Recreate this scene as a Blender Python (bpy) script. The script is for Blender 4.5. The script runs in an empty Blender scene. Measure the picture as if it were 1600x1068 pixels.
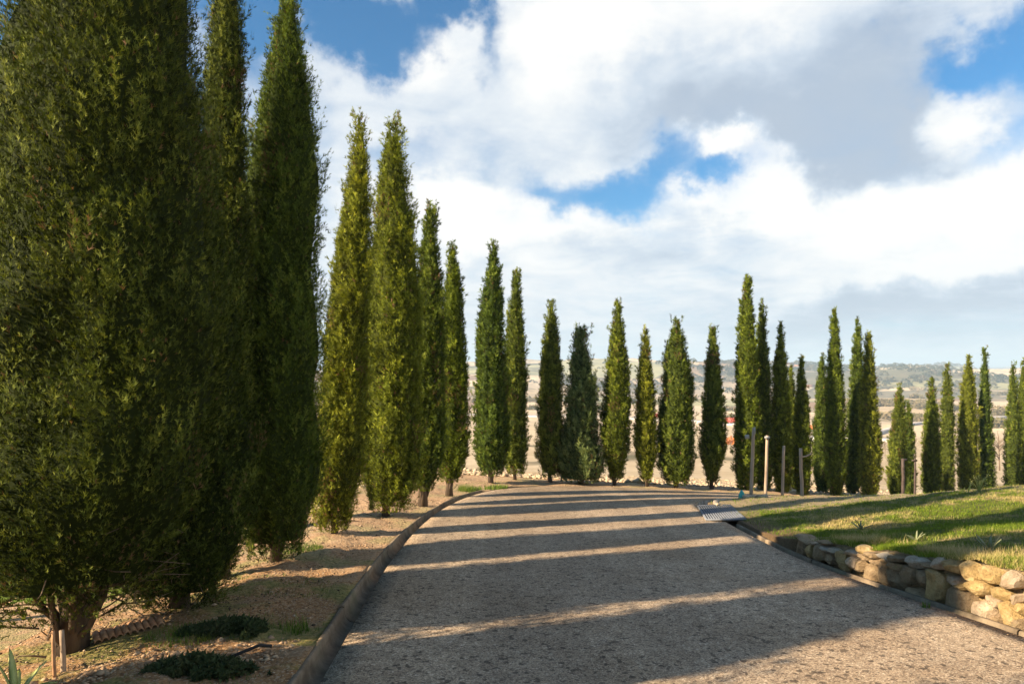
import bpy, math, random
import numpy as np
from mathutils import Vector

random.seed(4)
rng = np.random.default_rng(11)
S = bpy.context.scene
COL = S.collection
R = math.radians

# ------------------------------------------------------------------ camera
F = 1067.0                      # focal length in photo pixels (photo 1600 wide)
HZ = 575.0                      # horizon row
CZ = 1.6                        # eye height above the road at the camera
PITCH = math.atan((HZ - 534.0) / F)
cam_d = bpy.data.cameras.new("camera")
cam = bpy.data.objects.new("camera", cam_d)
COL.objects.link(cam)
cam.location = (0, 0, CZ)
cam.rotation_euler = (math.pi / 2 + PITCH, 0, 0)
cam_d.sensor_width = 36.0
cam_d.lens = 24.0
cam_d.clip_start = 0.05
cam_d.clip_end = 60000.0
S.camera = cam

def ray(px, py):
    """direction through a photo pixel, scaled so that y = 1"""
    a, b = (px - 800.0) / F, (534.0 - py) / F
    c, s = math.cos(PITCH), math.sin(PITCH)
    y, z = c - b * s, s + b * c
    return a / y, z / y

# ------------------------------------------------------------------ sun and sky
SUN_EL, SUN_AZ = 27.0, 24.0      # shadows run towards +x, turned 24 deg to +y
sun_dir = Vector((-math.cos(R(SUN_AZ)) * math.cos(R(SUN_EL)), -math.sin(R(SUN_AZ)) * math.cos(R(SUN_EL)), math.sin(R(SUN_EL))))
sl = bpy.data.lights.new("sun", 'SUN')
sl.energy = 5.0
sl.angle = R(0.5)
sl.color = (1.0, 0.80, 0.56)
so = bpy.data.objects.new("sun", sl)
COL.objects.link(so)
so.rotation_euler = (-sun_dir).to_track_quat('-Z', 'Y').to_euler()

S.view_settings.view_transform = 'Standard'
S.view_settings.look = 'None'
S.view_settings.gamma = 1.0
S.view_settings.use_curve_mapping = False
S.view_settings.exposure = 1.58

W = bpy.data.worlds.new("World")
S.world = W
W.use_nodes = True

class NT:
    """terse node building"""
    def __init__(s, tree):
        s.t = tree
    def n(s, typ, **kw):
        nd = s.t.nodes.new(typ)
        for k, v in kw.items():
            setattr(nd, k, v)
        return nd
    def val(s, sock, v):
        if isinstance(v, bpy.types.NodeSocket):
            s.t.links.new(v, sock)
        elif v is not None:
            if sock.type == 'RGBA' and len(v) == 3:
                v = tuple(v) + (1,)
            sock.default_value = v
    def math(s, op, a, b=None, c=None, clamp=False):
        nd = s.n('ShaderNodeMath', operation=op)
        nd.use_clamp = clamp
        s.val(nd.inputs[0], a)
        if b is not None: s.val(nd.inputs[1], b)
        if c is not None: s.val(nd.inputs[2], c)
        return nd.outputs[0]
    def vec(s, op, a, b=None):
        nd = s.n('ShaderNodeVectorMath', operation=op)
        s.val(nd.inputs[0], a)
        if b is not None: s.val(nd.inputs[1], b)
        return nd.outputs['Value'] if op in ('LENGTH', 'DOT_PRODUCT', 'DISTANCE') else nd.outputs[0]
    def noise(s, v, scale, detail=4, rough=0.55, dist=0.0, lac=2.0):
        nd = s.n('ShaderNodeTexNoise')
        s.val(nd.inputs['Vector'], v)
        nd.inputs['Scale'].default_value = scale
        nd.inputs['Detail'].default_value = detail
        nd.inputs['Roughness'].default_value = rough
        nd.inputs['Distortion'].default_value = dist
        nd.inputs['Lacunarity'].default_value = lac
        return nd.outputs['Fac']
    def voro(s, v, scale, out='Color', feature='F1', rand=1.0):
        nd = s.n('ShaderNodeTexVoronoi', feature=feature)
        s.val(nd.inputs['Vector'], v)
        nd.inputs['Scale'].default_value = scale
        nd.inputs['Randomness'].default_value = rand
        return nd.outputs[out]
    def ramp(s, f, stops, interp='LINEAR'):
        nd = s.n('ShaderNodeValToRGB')
        nd.color_ramp.interpolation = interp
        el = nd.color_ramp.elements
        while len(el) < len(stops): el.new(0.5)
        for e, (p, c) in zip(el, stops):
            e.position = p
            e.color = tuple(c) + (1,) if len(c) == 3 else c
        s.val(nd.inputs[0], f)
        return nd.outputs['Color']
    def sm(s, f, a, b):
        nd = s.n('ShaderNodeMapRange', interpolation_type='SMOOTHSTEP')
        s.val(nd.inputs['Value'], f)
        nd.inputs['From Min'].default_value = a
        nd.inputs['From Max'].default_value = b
        return nd.outputs[0]
    def mix(s, f, a, b, mode='MIX'):
        nd = s.n('ShaderNodeMix', data_type='RGBA', blend_type=mode)
        s.val(nd.inputs[0], f)
        s.val(nd.inputs[6], a)
        s.val(nd.inputs[7], b)
        return nd.outputs[2]
    def bump(s, h, strength=0.5, dist=0.02, normal=None):
        nd = s.n('ShaderNodeBump')
        s.val(nd.inputs['Height'], h)
        nd.inputs['Strength'].default_value = strength
        nd.inputs['Distance'].default_value = dist
        if normal is not None: s.val(nd.inputs['Normal'], normal)
        return nd.outputs[0]

def build_sky():
    w = NT(W.node_tree)
    W.node_tree.nodes.clear()
    out = w.n('ShaderNodeOutputWorld')
    bg = w.n('ShaderNodeBackground')
    bg.inputs['Strength'].default_value = 0.050
    sky = w.n('ShaderNodeTexSky', sky_type='NISHITA')
    sky.sun_disc = False
    sky.sun_elevation = R(SUN_EL)
    sky.sun_rotation = math.atan2(sun_dir.x, sun_dir.y)
    sky.air_density = 1.0
    sky.dust_density = 0.4
    sky.ozone_density = 2.0
    tc = w.n('ShaderNodeTexCoord')
    d = w.vec('NORMALIZE', tc.outputs['Generated'])
    sp = w.n('ShaderNodeSeparateXYZ'); w.val(sp.inputs[0], d)
    z = w.math('MAXIMUM', sp.outputs[2], 0.0)
    den = w.math('ADD', z, 0.16)
    cb = w.n('ShaderNodeCombineXYZ')
    w.val(cb.inputs[0], w.math('DIVIDE', sp.outputs[0], den))
    w.val(cb.inputs[1], w.math('DIVIDE', sp.outputs[1], den))
    p = cb.outputs[0]
    big = w.noise(p, 0.9, 7, 0.55, 0.5)
    fine = w.noise(p, 2.6, 9, 0.6, 0.6)
    # break up the outlines of the clouds
    wob = w.n('ShaderNodeTexNoise'); w.val(wob.inputs['Vector'], d)
    wob.inputs['Scale'].default_value = 5.0; wob.inputs['Detail'].default_value = 7
    wob.inputs['Roughness'].default_value = 0.6
    off = w.vec('MULTIPLY', w.vec('SUBTRACT', wob.outputs['Color'], (0.5, 0.5, 0.5)), (0.34, 0.34, 0.26))
    dw = w.vec('ADD', d, off)
    def blob(px, py, rx, ry):
        u, v = ray(px, py)
        c = Vector((u, 1, v)).normalized()
        q = w.vec('MULTIPLY', w.vec('SUBTRACT', dw, tuple(c)), (F / rx, F / rx, F / ry))
        l = w.vec('LENGTH', q)
        return w.sm(l, 1.35, 0.25)
    def total(base, blobs):
        a = base
        for (px, py, rx, ry, k) in blobs:
            a = w.math('MULTIPLY_ADD', blob(px, py, rx, ry), k, a)
        return a
    holes = [(545, 45, 85, 52, -0.78), (705, 25, 75, 52, -0.8), (775, 75, 60, 40, -0.45), (400, 40, 60, 90, -0.5),
             (660, 235, 90, 70, -0.34), (1010, 290, 180, 44, -0.46), (1110, 318, 60, 26, -0.4), (900, 300, 140, 40, -0.3),
             (1560, 70, 110, 48, -0.62), (1590, 170, 90, 45, -0.45), (1480, 120, 60, 60, -0.3), (60, 60, 180, 160, -0.7),
             (1515, 150, 75, 55, 0.6), (1100, 262, 50, 34, 0.4), (560, 130, 200, 60, 0.22), (640, 330, 120, 120, 0.25), (520, 200, 60, 60, 0.2),
             (560, 250, 120, 120, -0.15)]
    c0 = w.math('MULTIPLY_ADD', big, 0.8, 0.10)
    c0 = w.math('MULTIPLY_ADD', fine, 0.42, c0)
    # the sunlit half of the sky behind the viewer is mostly clear
    c0 = w.math('MULTIPLY_ADD', w.sm(w.vec('DOT_PRODUCT', d, tuple(sun_dir)), -0.35, 0.35), -0.42, c0)
    c0 = w.math('MULTIPLY_ADD', w.sm(sp.outputs[2], 0.50, 0.80), -0.42, c0)
    cover = w.sm(total(c0, holes), -0.05, 0.74)
    lights = [(920, 75, 110, 75, 0.42), (1060, 30, 170, 60, 0.2), (720, 335, 110, 55, 0.7), (830, 345, 130, 40, 0.45), (1150, 300, 130, 55, 0.75),
              (1330, 335, 260, 60, 0.28), (1530, 290, 170, 90, 0.32), (620, 60, 150, 60, 0.2), (1515, 150, 60, 50, 0.5),
              (1480, 405, 170, 22, 0.35), (1440, 20, 260, 60, 0.1), (1000, 440, 330, 60, 0.12), (1100, 262, 60, 34, 0.5),
              (1250, 165, 230, 110, -0.36), (1350, 235, 200, 60, -0.36), (1120, 215, 220, 40, -0.2), (1480, 500, 330, 60, -0.34), (1100, 400, 260, 35, -0.22),
              (800, 130, 220, 80, -0.08), (1230, 470, 260, 50, -0.22), (1390, 150, 160, 120, -0.2), (850, 480, 260, 60, -0.05)]
    b0 = w.math('MULTIPLY_ADD', fine, 0.9, -0.02)
    b0 = w.math('MULTIPLY_ADD', w.noise(p, 8.0, 8, 0.62, 0.4), 0.34, b0)
    lit = w.sm(total(b0, lights), 0.0, 1.0)
    ccol = w.ramp(lit, [(0.0, (3.2, 3.8, 4.6)), (0.32, (4.4, 5.0, 5.7)), (0.62, (5.6, 5.95, 6.3)), (1.0, (7.2, 7.1, 6.9))])
    skyc = w.mix(1.0, sky.outputs[0], (0.33, 0.84, 1.10), 'MULTIPLY')
    # pale air low over the horizon
    hz = w.math('POWER', w.math('SUBTRACT', 1.0, z, clamp=True), 14.0)
    col = w.mix(cover, skyc, ccol)
    col = w.mix(w.math('MULTIPLY', hz, 0.55), col, (4.5, 5.0, 5.6))
    w.val(bg.inputs['Color'], col)
    w.val(out.inputs[0], bg.outputs[0])
build_sky()

# ------------------------------------------------------------------ helpers
def tag(o, label=None, cat=None, group=None, kind=None):
    if label: o['label'] = label
    if cat: o['category'] = cat
    if group: o['group'] = group
    if kind: o['kind'] = kind
    return o

def link(name, me, mat=None, parent=None):
    o = bpy.data.objects.new(name, me)
    COL.objects.link(o)
    if mat is not None and me is not None and not me.materials: me.materials.append(mat)
    if parent is not None: o.parent = parent
    return o

def empty(name, loc=(0, 0, 0)):
    o = bpy.data.objects.new(name, None)
    COL.objects.link(o)
    o.location = loc
    return o

def mesh_np(name, V, FC, smooth=False, attrs=None):
    """V (n,3); FC (m,k) with k = 3 or 4; attrs: name -> face floats"""
    V = np.asarray(V, dtype=np.float32); FC = np.asarray(FC, dtype=np.int32)
    me = bpy.data.meshes.new(name)
    m, k = FC.shape
    me.vertices.add(len(V)); me.vertices.foreach_set('co', V.ravel())
    me.loops.add(m * k); me.loops.foreach_set('vertex_index', FC.ravel())
    me.polygons.add(m); me.polygons.foreach_set('loop_start', np.arange(0, m * k, k, dtype=np.int32))
    me.polygons.foreach_set('loop_total', np.full(m, k, dtype=np.int32))
    if smooth: me.polygons.foreach_set('use_smooth', np.ones(m, dtype=bool))
    me.update(calc_edges=True)
    if attrs:
        for an, av in attrs.items():
            a = me.attributes.new(an, 'FLOAT', 'FACE')
            a.data.foreach_set('value', np.asarray(av, dtype=np.float32))
    return me

def grid_faces(nu, nv, closed_v=False):
    i = np.arange(nu - 1)[:, None]; j = np.arange(nv if closed_v else nv - 1)[None, :]
    j2 = (j + 1) % nv
    a = i * nv + j; b = i * nv + j2; c = (i + 1) * nv + j2; d = (i + 1) * nv + j
    return np.stack([a, b, c, d], -1).reshape(-1, 4)

def unit(v): return v / (np.linalg.norm(v, axis=-1, keepdims=True) + 1e-9)

def hsh(ix, iy, iz, seed):
    h = (ix.astype(np.int64) * 374761393 + iy.astype(np.int64) * 668265263 + iz.astype(np.int64) * 2147483647 // 3 + seed * 974711) & 0xffffffff
    h = ((h ^ (h >> 13)) * 1274126177) & 0xffffffff
    h = h ^ (h >> 16)
    return (h & 0xffff) / 32767.5 - 1.0

def vnoise(x, y, z=None, seed=0):
    x = np.asarray(x, float); y = np.asarray(y, float)
    z = np.zeros_like(x) if z is None else np.asarray(z, float)
    x0, y0, z0 = np.floor(x), np.floor(y), np.floor(z)
    fx, fy, fz = x - x0, y - y0, z - z0
    fx = fx * fx * (3 - 2 * fx); fy = fy * fy * (3 - 2 * fy); fz = fz * fz * (3 - 2 * fz)
    r = 0
    for dz in (0, 1):
        wz = fz if dz else 1 - fz
        for dy in (0, 1):
            wy = fy if dy else 1 - fy
            for dx in (0, 1):
                wx = fx if dx else 1 - fx
                r = r + wx * wy * wz * hsh(x0 + dx, y0 + dy, z0 + dz, seed)
    return r

def fbm(x, y, seed=0, oct=4, g=0.5):
    r, a, k = 0, 1.0, 1.0
    for o in range(oct):
        r = r + a * vnoise(x * k + 13.7 * o, y * k - 7.1 * o, None, seed + o)
        a *= g; k *= 2.03
    return r

def sstep(a, b, x):
    t = np.clip((np.asarray(x, float) - a) / (b - a), 0, 1)
    return t * t * (3 - 2 * t)

def tube_arrays(pts, rads, sides=8, seed=0, cap=True):
    pts = np.asarray(pts, float); n = len(pts)
    T = np.gradient(pts, axis=0); T /= np.linalg.norm(T, axis=1)[:, None] + 1e-9
    ref = np.array([0.31, 0.95, 0.05]) if abs(T[:, 2]).mean() > 0.5 else np.array([0.0, 0.0, 1.0])
    A = np.cross(T, ref); A /= np.linalg.norm(A, axis=1)[:, None] + 1e-9
    B = np.cross(T, A)
    th = np.linspace(0, 2 * np.pi, sides, endpoint=False)
    r = np.asarray(rads, float)[:, None]
    V = pts[:, None, :] + (r * np.cos(th))[:, :, None] * A[:, None, :] + (r * np.sin(th))[:, :, None] * B[:, None, :]
    V = V.reshape(-1, 3); Fq = grid_faces(n, sides, True)
    if cap:
        V = np.vstack([V, pts[:1], pts[-1:]])
        c0, c1 = len(V) - 2, len(V) - 1
        j = np.arange(sides); j2 = (j + 1) % sides
        f0 = np.stack([np.full(sides, c0), j2, j, np.full(sides, c0)], -1)
        f1 = np.stack([np.full(sides, c1), (n - 1) * sides + j, (n - 1) * sides + j2, np.full(sides, c1)], -1)
        Ft = np.vstack([f0[:, :3], f1[:, :3]])
    else:
        Ft = np.zeros((0, 3), int)
    tri = np.vstack([Fq[:, [0, 1, 2]], Fq[:, [0, 2, 3]], Ft])
    return V, tri

class MB:
    """collects pieces of one mesh"""
    def __init__(s): s.V, s.T, s.n = [], [], 0
    def add(s, V, T):
        s.V.append(np.asarray(V, float)); s.T.append(np.asarray(T) + s.n); s.n += len(V)
    def tube(s, pts, rads, sides=8): s.add(*tube_arrays(pts, rads, sides))
    def box(s, c, size, rz=0.0, rx=0.0):
        v = np.array([[x, y, z] for x in (-.5, .5) for y in (-.5, .5) for z in (-.5, .5)]) * np.array(size)
        cx, sx = math.cos(rx), math.sin(rx)
        v = v @ np.array([[1, 0, 0], [0, cx, sx], [0, -sx, cx]])
        cz, sz = math.cos(rz), math.sin(rz)
        v = v @ np.array([[cz, sz, 0], [-sz, cz, 0], [0, 0, 1]])
        f = [(0, 1, 3), (0, 3, 2), (4, 6, 7), (4, 7, 5), (0, 4, 5), (0, 5, 1), (2, 3, 7), (2, 7, 6), (0, 2, 6), (0, 6, 4), (1, 5, 7), (1, 7, 3)]
        s.add(v + np.array(c), np.array(f))
    def mesh(s, name, smooth=False):
        return mesh_np(name, np.vstack(s.V), np.vstack(s.T), smooth)
    def obj(s, name, mat, parent=None, smooth=False):
        return link(name, s.mesh(name, smooth), mat, parent)

# ------------------------------------------------------------------ ground shape
def catmull(P, step=0.12):
    P = np.array(P, float); P = np.vstack([2 * P[0] - P[1], P, 2 * P[-1] - P[-2]])
    out = []
    for i in range(1, len(P) - 2):
        p0, p1, p2, p3 = P[i - 1:i + 3]
        n = max(2, int(np.linalg.norm(p2 - p1) / step))
        t = np.linspace(0, 1, n, endpoint=False)[:, None]
        out.append(0.5 * (2 * p1 + (p2 - p0) * t + (2 * p0 - 5 * p1 + 4 * p2 - p3) * t ** 2 + (3 * p1 - p0 - 3 * p2 + p3) * t ** 3))
    out.append(P[-2][None])
    C = np.vstack(out)
    L = np.r_[0, np.cumsum(np.linalg.norm(np.diff(C, axis=0), axis=1))]
    n = int(L[-1] / step)
    s = np.linspace(0, L[-1], n)
    return np.stack([np.interp(s, L, C[:, 0]), np.interp(s, L, C[:, 1])], -1)

LC = catmull([(-0.7, -6), (-0.9, -2), (-1.05, 1), (-1.17, 4), (-1.36, 7), (-1.43, 9), (-1.41, 11), (-1.28, 13), (-.92, 15.2), (-.25, 16.9), (.75, 17.95),
              (2.3, 18.45), (4.2, 18.65), (6.5, 18.95), (9.5, 19.7), (13, 21.1), (17, 23.1), (22, 25.6), (30, 29.6), (40, 34)])
RC = catmull([(4.6, -6), (4.35, -2), (4.2, 1), (4.1, 3), (3.85, 5.2), (3.55, 7), (3.40, 8.4), (3.42, 10), (3.50, 11.5), (3.62, 13.2), (3.78, 14.0), (4.15, 14.7),
              (4.9, 15.15), (7, 15.55), (10, 16.3), (14, 17.7), (18, 19.4), (23, 21.8), (31, 25.7), (41, 30.5)])

def normals(C, side):
    T = np.gradient(C, axis=0); T /= np.linalg.norm(T, axis=1)[:, None]
    return np.stack([-T[:, 1], T[:, 0]], -1) * side   # side=+1: left of the walking direction

def offset(C, side, s): return C + normals(C, side) * s

def sdist(x, y, C):
    """signed distance to polyline, positive on the left of its direction"""
    x = np.asarray(x, float); y = np.asarray(y, float); sh = x.shape
    x = x.ravel(); y = y.ravel()
    Cs = C[::4]
    a = Cs[:-1]; b = Cs[1:]; ab = b - a; l2 = (ab ** 2).sum(1)
    best = np.full(len(x), 1e9); sign = np.ones(len(x))
    for i in range(len(a)):
        dx, dy = x - a[i, 0], y - a[i, 1]
        t = np.clip((dx * ab[i, 0] + dy * ab[i, 1]) / l2[i], 0, 1)
        ex, ey = dx - t * ab[i, 0], dy - t * ab[i, 1]
        d = np.hypot(ex, ey); m = d < best
        best = np.where(m, d, best)
        sign = np.where(m, np.where(ab[i, 0] * dy - ab[i, 1] * dx >= 0, 1.0, -1.0), sign)
    return (best * sign).reshape(sh)

def plane(x, y):
    v = .06 * (np.asarray(y, float) - 18) + .06 * (np.asarray(x, float) - 2)
    k = 0.10
    e = k * np.logaddexp(0, v / k)
    yy = np.asarray(y, float)
    return -.08 * yy - e

HD = np.array([(1, .50), (4, .50), (5.2, .46), (7, .31), (8.4, .19), (9.2, .07), (10, .03), (13, .03), (14.5, .02), (30, .02)])
RD = np.log([3, 20, 45, 60, 133, 250, 400, 600, 1000, 1500, 2500, 4000, 6000, 12000])
RZ = [-1.8, -3.6, -7.2, -9.2, -18, -25, -28.5, -31, -35, -38, -42, -42, -40, -60]

def bank_h(x, y, q):
    """height over the road plane to the left of the left edge, q metres out"""
    w = 1 - sstep(12, 17, y)
    d = 0.05 * sstep(0.35, 1.2, q) - 0.16 * sstep(0.9, 2.4, q) * w
    d = d - 1.0 * sstep(2.3, 4.6, q) * w - .05 * np.clip(q - 4.6, 0, 20) * w
    return d + 0.03 * fbm(x * 1.3, y * 1.3, 3, 4)
def lawn_h(x, y, s):
    """height over the road plane to the right of the right kerb"""
    fall = 1 - sstep(12.5, 17.5, y - 0.10 * np.clip(x - 8, 0, 9) * 0)
    h = np.interp(y, HD[:, 0], HD[:, 1]) + 0.072 * np.clip(x - 3.8, 0, 7) + .055 * np.clip(x - 6.8, 0, 5)
    return h * fall + 0.03 * fbm(x * .7, y * .7, 8, 3) * sstep(0, 1.5, x - 3.9)
def far_h(x, y, d):
    z = np.interp(np.log(np.maximum(d, 3)), RD, RZ)
    az = np.arctan2(x, y)
    amp = np.interp(np.log(np.maximum(d, 3)), np.log([20, 60, 200, 500, 900, 1500, 3000, 9000]), [0.0, .25, .9, 4.0, 19, 38, 52, 60])
    n = fbm(x / 420.0 + 3.1, y / 420.0 + 7.7, 21, 4, 0.5) * .6 + fbm(x / 1500.0, y / 1500.0, 31, 4) * 0.75
    n2 = fbm(x / 60.0, y / 60.0, 41, 3)
    # the eroded gullies on the left half of the view
    rid = 1 - np.abs(fbm(x / 170.0, y / 260.0, 51, 3))
    z = z + amp * n + np.minimum(amp, 1.5) * .35 * n2 + amp * .22 * rid * sstep(700, 1500, d)
    # a slightly higher wooded ridge at the right
    z = z + 26 * np.exp(-((az - 0.545) / 0.06) ** 2) * np.exp(-((d - 3300) / 700.0) ** 2)
    z = z + 20 * np.exp(-((az - 0.30) / 0.09) ** 2) * np.exp(-((d - 3600) / 800.0) ** 2)
    return z + CZ
def G(x, y):
    """ground height (outside of the road)"""
    x = np.asarray(x, float); y = np.asarray(y, float)
    d = np.hypot(x, y)
    p = plane(x, y)
    q = sdist(x, y, LC); r = -sdist(x, y, RC)
    left = bank_h(x, y, np.maximum(q, 0))
    right = lawn_h(x, y, r)
    near = p + np.where(q > 0, left, np.where(r > 0, right, 0.0))
    w = sstep(27, 46, d)
    return near * (1 - w) + far_h(x, y, d) * w
def g1(x, y): return float(G(np.array([x]), np.array([y]))[0])

# ------------------------------------------------------------------ materials
def new_mat(name):
    m = bpy.data.materials.new(name); m.use_nodes = True
    w = NT(m.node_tree)
    bsdf = m.node_tree.nodes['Principled BSDF']
    w.b = bsdf
    w.out = m.node_tree.nodes['Material Output']
    tc = w.n('ShaderNodeTexCoord'); geo = w.n('ShaderNodeNewGeometry')
    w.obj = tc.outputs['Object']; w.pos = geo.outputs['Position']; w.nor = geo.outputs['Normal']
    bsdf.inputs['Roughness'].default_value = 0.9
    bsdf.inputs['Specular IOR Level'].default_value = 0.25
    return m, w

def attr(w, name, out='Fac'):
    a = w.n('ShaderNodeAttribute', attribute_name=name)
    return a.outputs[out]

# exposed stone chips in the concrete drive
def mat_road():
    m, w = new_mat('drive')
    p = w.pos
    cells = w.voro(p, 85.0, 'Color')
    sep = w.n('ShaderNodeSeparateColor'); w.val(sep.inputs[0], cells)
    chip = w.ramp(sep.outputs[0], [(0.0, (.14, .105, .078)), (0.2, (.32, .25, .185)), (0.45, (.48, .375, .268)), (0.8, (.58, .465, .34)), (1.0, (.72, .63, .50))], 'LINEAR')
    d = w.voro(p, 85.0, 'Distance', 'DISTANCE_TO_EDGE')
    mort = w.sm(d, 0.0, 0.10)
    col = w.mix(mort, (.28, .225, .17), chip)
    fc = w.n('ShaderNodeSeparateColor'); w.val(fc.inputs[0], w.voro(p, 150.0, 'Color'))
    col = w.mix(w.sm(fc.outputs[0], 0, 1), w.mix(1.0, col, (.74, .73, .71), 'MULTIPLY'), w.mix(1.0, col, (1.18, 1.18, 1.17), 'MULTIPLY'))
    big = w.voro(p, 30.0, 'Color')
    sb = w.n('ShaderNodeSeparateColor'); w.val(sb.inputs[0], big)
    col = w.mix(w.math('MULTIPLY', w.sm(sb.outputs[0], .93, .95), .7), col, (.05, .038, .03))
    n = w.noise(p, 0.6, 6, .6)
    col = w.mix(w.sm(n, .40, .68), col, w.mix(1.0, col, (.78, .74, .69), 'MULTIPLY'))
    tk = w.noise(w.vec('MULTIPLY', p, (1.5, .10, .5)), 1.0, 3, .5)
    col = w.mix(w.sm(tk, .38, .62), w.mix(1.0, col, (.86, .85, .84), 'MULTIPLY'), w.mix(1.0, col, (1.08, 1.07, 1.05), 'MULTIPLY'))
    n2 = w.noise(p, 9.0, 5, .7)
    col = w.mix(w.sm(n2, .40, .70), w.mix(1.0, col, (1.12, 1.09, 1.05), 'MULTIPLY'), w.mix(1.0, col, (.80, .77, .74), 'MULTIPLY'))
    w.val(w.b.inputs['Base Color'], col)
    w.b.inputs['Roughness'].default_value = .8
    h = w.math('ADD', w.math('MULTIPLY', w.sm(d, 0, .12), .6), w.math('MULTIPLY', sep.outputs[1], .6))
    h = w.math('MULTIPLY_ADD', n2, 1.0, h)
    w.val(w.b.inputs['Normal'], w.bump(h, 0.9, 0.006))
    return m

def mat_concrete(name, a=(.25, .19, .125), b=(.13, .095, .06)):
    m, w = new_mat(name)
    n = w.noise(w.pos, 6.0, 7, .65)
    col = w.mix(w.sm(n, .35, .68), a, b)
    n2 = w.noise(w.pos, 45.0, 4, .7)
    col = w.mix(w.math('MULTIPLY', w.sm(n2, .5, .7), .5), col, (.09, .078, .06))
    n3 = w.noise(w.pos, 2.1, 5, .6)
    col = w.mix(w.math('MULTIPLY', w.sm(n3, .52, .66), .5), col, (.16, .15, .08))
    w.val(w.b.inputs['Base Color'], col)
    w.val(w.b.inputs['Normal'], w.bump(w.math('ADD', n, w.math('MULTIPLY', n2, .5)), .6, .008))
    return m

def mat_dirt():
    m, w = new_mat('bank soil')
    p = w.pos
    n = w.noise(p, 2.2, 8, .65); n2 = w.noise(p, 22.0, 6, .7)
    col = w.ramp(n2, [(.28, (.13, .068, .028)), (.5, (.34, .185, .080)), (.72, (.56, .35, .165))])
    st = w.voro(p, 75.0, 'Color'); ss = w.n('ShaderNodeSeparateColor'); w.val(ss.inputs[0], st)
    col = w.mix(w.math('MULTIPLY', w.sm(ss.outputs[0], .80, .88), .7), col, (.56, .42, .28))
    col = w.mix(w.math('MULTIPLY', w.sm(n, .50, .66), .6), col, (.40, .28, .17))
    moss = w.noise(p, 1.3, 6, .6)
    col = w.mix(w.math('MULTIPLY', w.sm(moss, .48, .58), .75), col, w.mix(w.sm(n2, .4, .6), (.13, .17, .03), (.30, .26, .08)))
    # stonier and paler with distance along the row
    sp = w.n('ShaderNodeSeparateXYZ'); w.val(sp.inputs[0], p)
    pale = w.sm(w.math('MULTIPLY_ADD', n, 4.0, sp.outputs[1]), 8.0, 12.0)
    col = w.mix(w.math('MULTIPLY', pale, .45), col, w.ramp(n2, [(.3, (.30, .20, .12)), (.7, (.66, .49, .33))]))
    w.val(w.b.inputs['Base Color'], col)
    d = w.voro(p, 38.0, 'Distance')
    h = w.math('MULTIPLY_ADD', d, -.5, w.math('MULTIPLY', n2, 1.4))
    w.val(w.b.inputs['Normal'], w.bump(h, 1.0, .03))
    return m

def lawn_tone(w):
    """shared dry/green patches of the turf"""
    p = w.pos
    n = w.noise(p, .75, 6, .62, .3)
    n2 = w.noise(p, 6.0, 5, .7)
    return w.math('MULTIPLY_ADD', w.math('SUBTRACT', n2, .5), .55, n), n2

def mat_lawn():
    m, w = new_mat('turf')
    t, n2 = lawn_tone(w)
    sp = w.n('ShaderNodeSeparateXYZ'); w.val(sp.inputs[0], w.pos)
    green = w.mix(w.sm(n2, .35, .65), (.075, .10, .012), (.19, .20, .03))
    dry = w.mix(w.sm(n2, .35, .65), (.26, .19, .075), (.42, .32, .15))
    col = w.mix(w.sm(t, .50, .65), green, dry)
    # bare trodden earth near the far kerb
    far = w.math('MULTIPLY_ADD', t, 5.0, sp.outputs[1])
    far = w.math('MULTIPLY_ADD', w.math('SUBTRACT', sp.outputs[0], 4.0), -.22, far)
    col = w.mix(w.math('MULTIPLY', w.sm(far, 13.4, 14.8), .85), col, w.mix(n2, (.30, .23, .14), (.48, .38, .25)))
    # earth along the left kerb
    ex = w.math('MULTIPLY_ADD', n2, -.9, sp.outputs[0])
    col = w.mix(w.math('MULTIPLY', w.sm(ex, 3.75, 3.35), .9), col, (.20, .125, .07))
    f = w.noise(w.pos, 60.0, 4, .7)
    col = w.mix(w.sm(f, .35, .7), w.mix(1, col, (.6, .6, .6), 'MULTIPLY'), w.mix(1, col, (1.25, 1.2, 1.1), 'MULTIPLY'))
    w.val(w.b.inputs['Base Color'], col)
    w.val(w.b.inputs['Normal'], w.bump(w.math('ADD', f, n2), 1.0, .035))
    return m

def mat_grass(name, g0, g1_, d0, d1, split=(.49, .67), trans=.35):
    m, w = new_mat(name)
    t, n2 = lawn_tone(w)
    k = attr(w, 'tint')
    green = w.mix(k, g0, g1_); dry = w.mix(k, d0, d1)
    tt = w.math('MULTIPLY_ADD', w.math('SUBTRACT', k, .5), .12, t)
    col = w.mix(w.sm(tt, *split), green, dry)
    w.val(w.b.inputs['Base Color'], col)
    tr = w.n('ShaderNodeBsdfTranslucent'); w.val(tr.inputs[0], col)
    mx = w.n('ShaderNodeMixShader'); mx.inputs[0].default_value = trans
    w.val(mx.inputs[1], w.b.outputs[0]); w.val(mx.inputs[2], tr.outputs[0])
    w.val(w.out.inputs['Surface'], mx.outputs[0])
    return m

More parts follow.
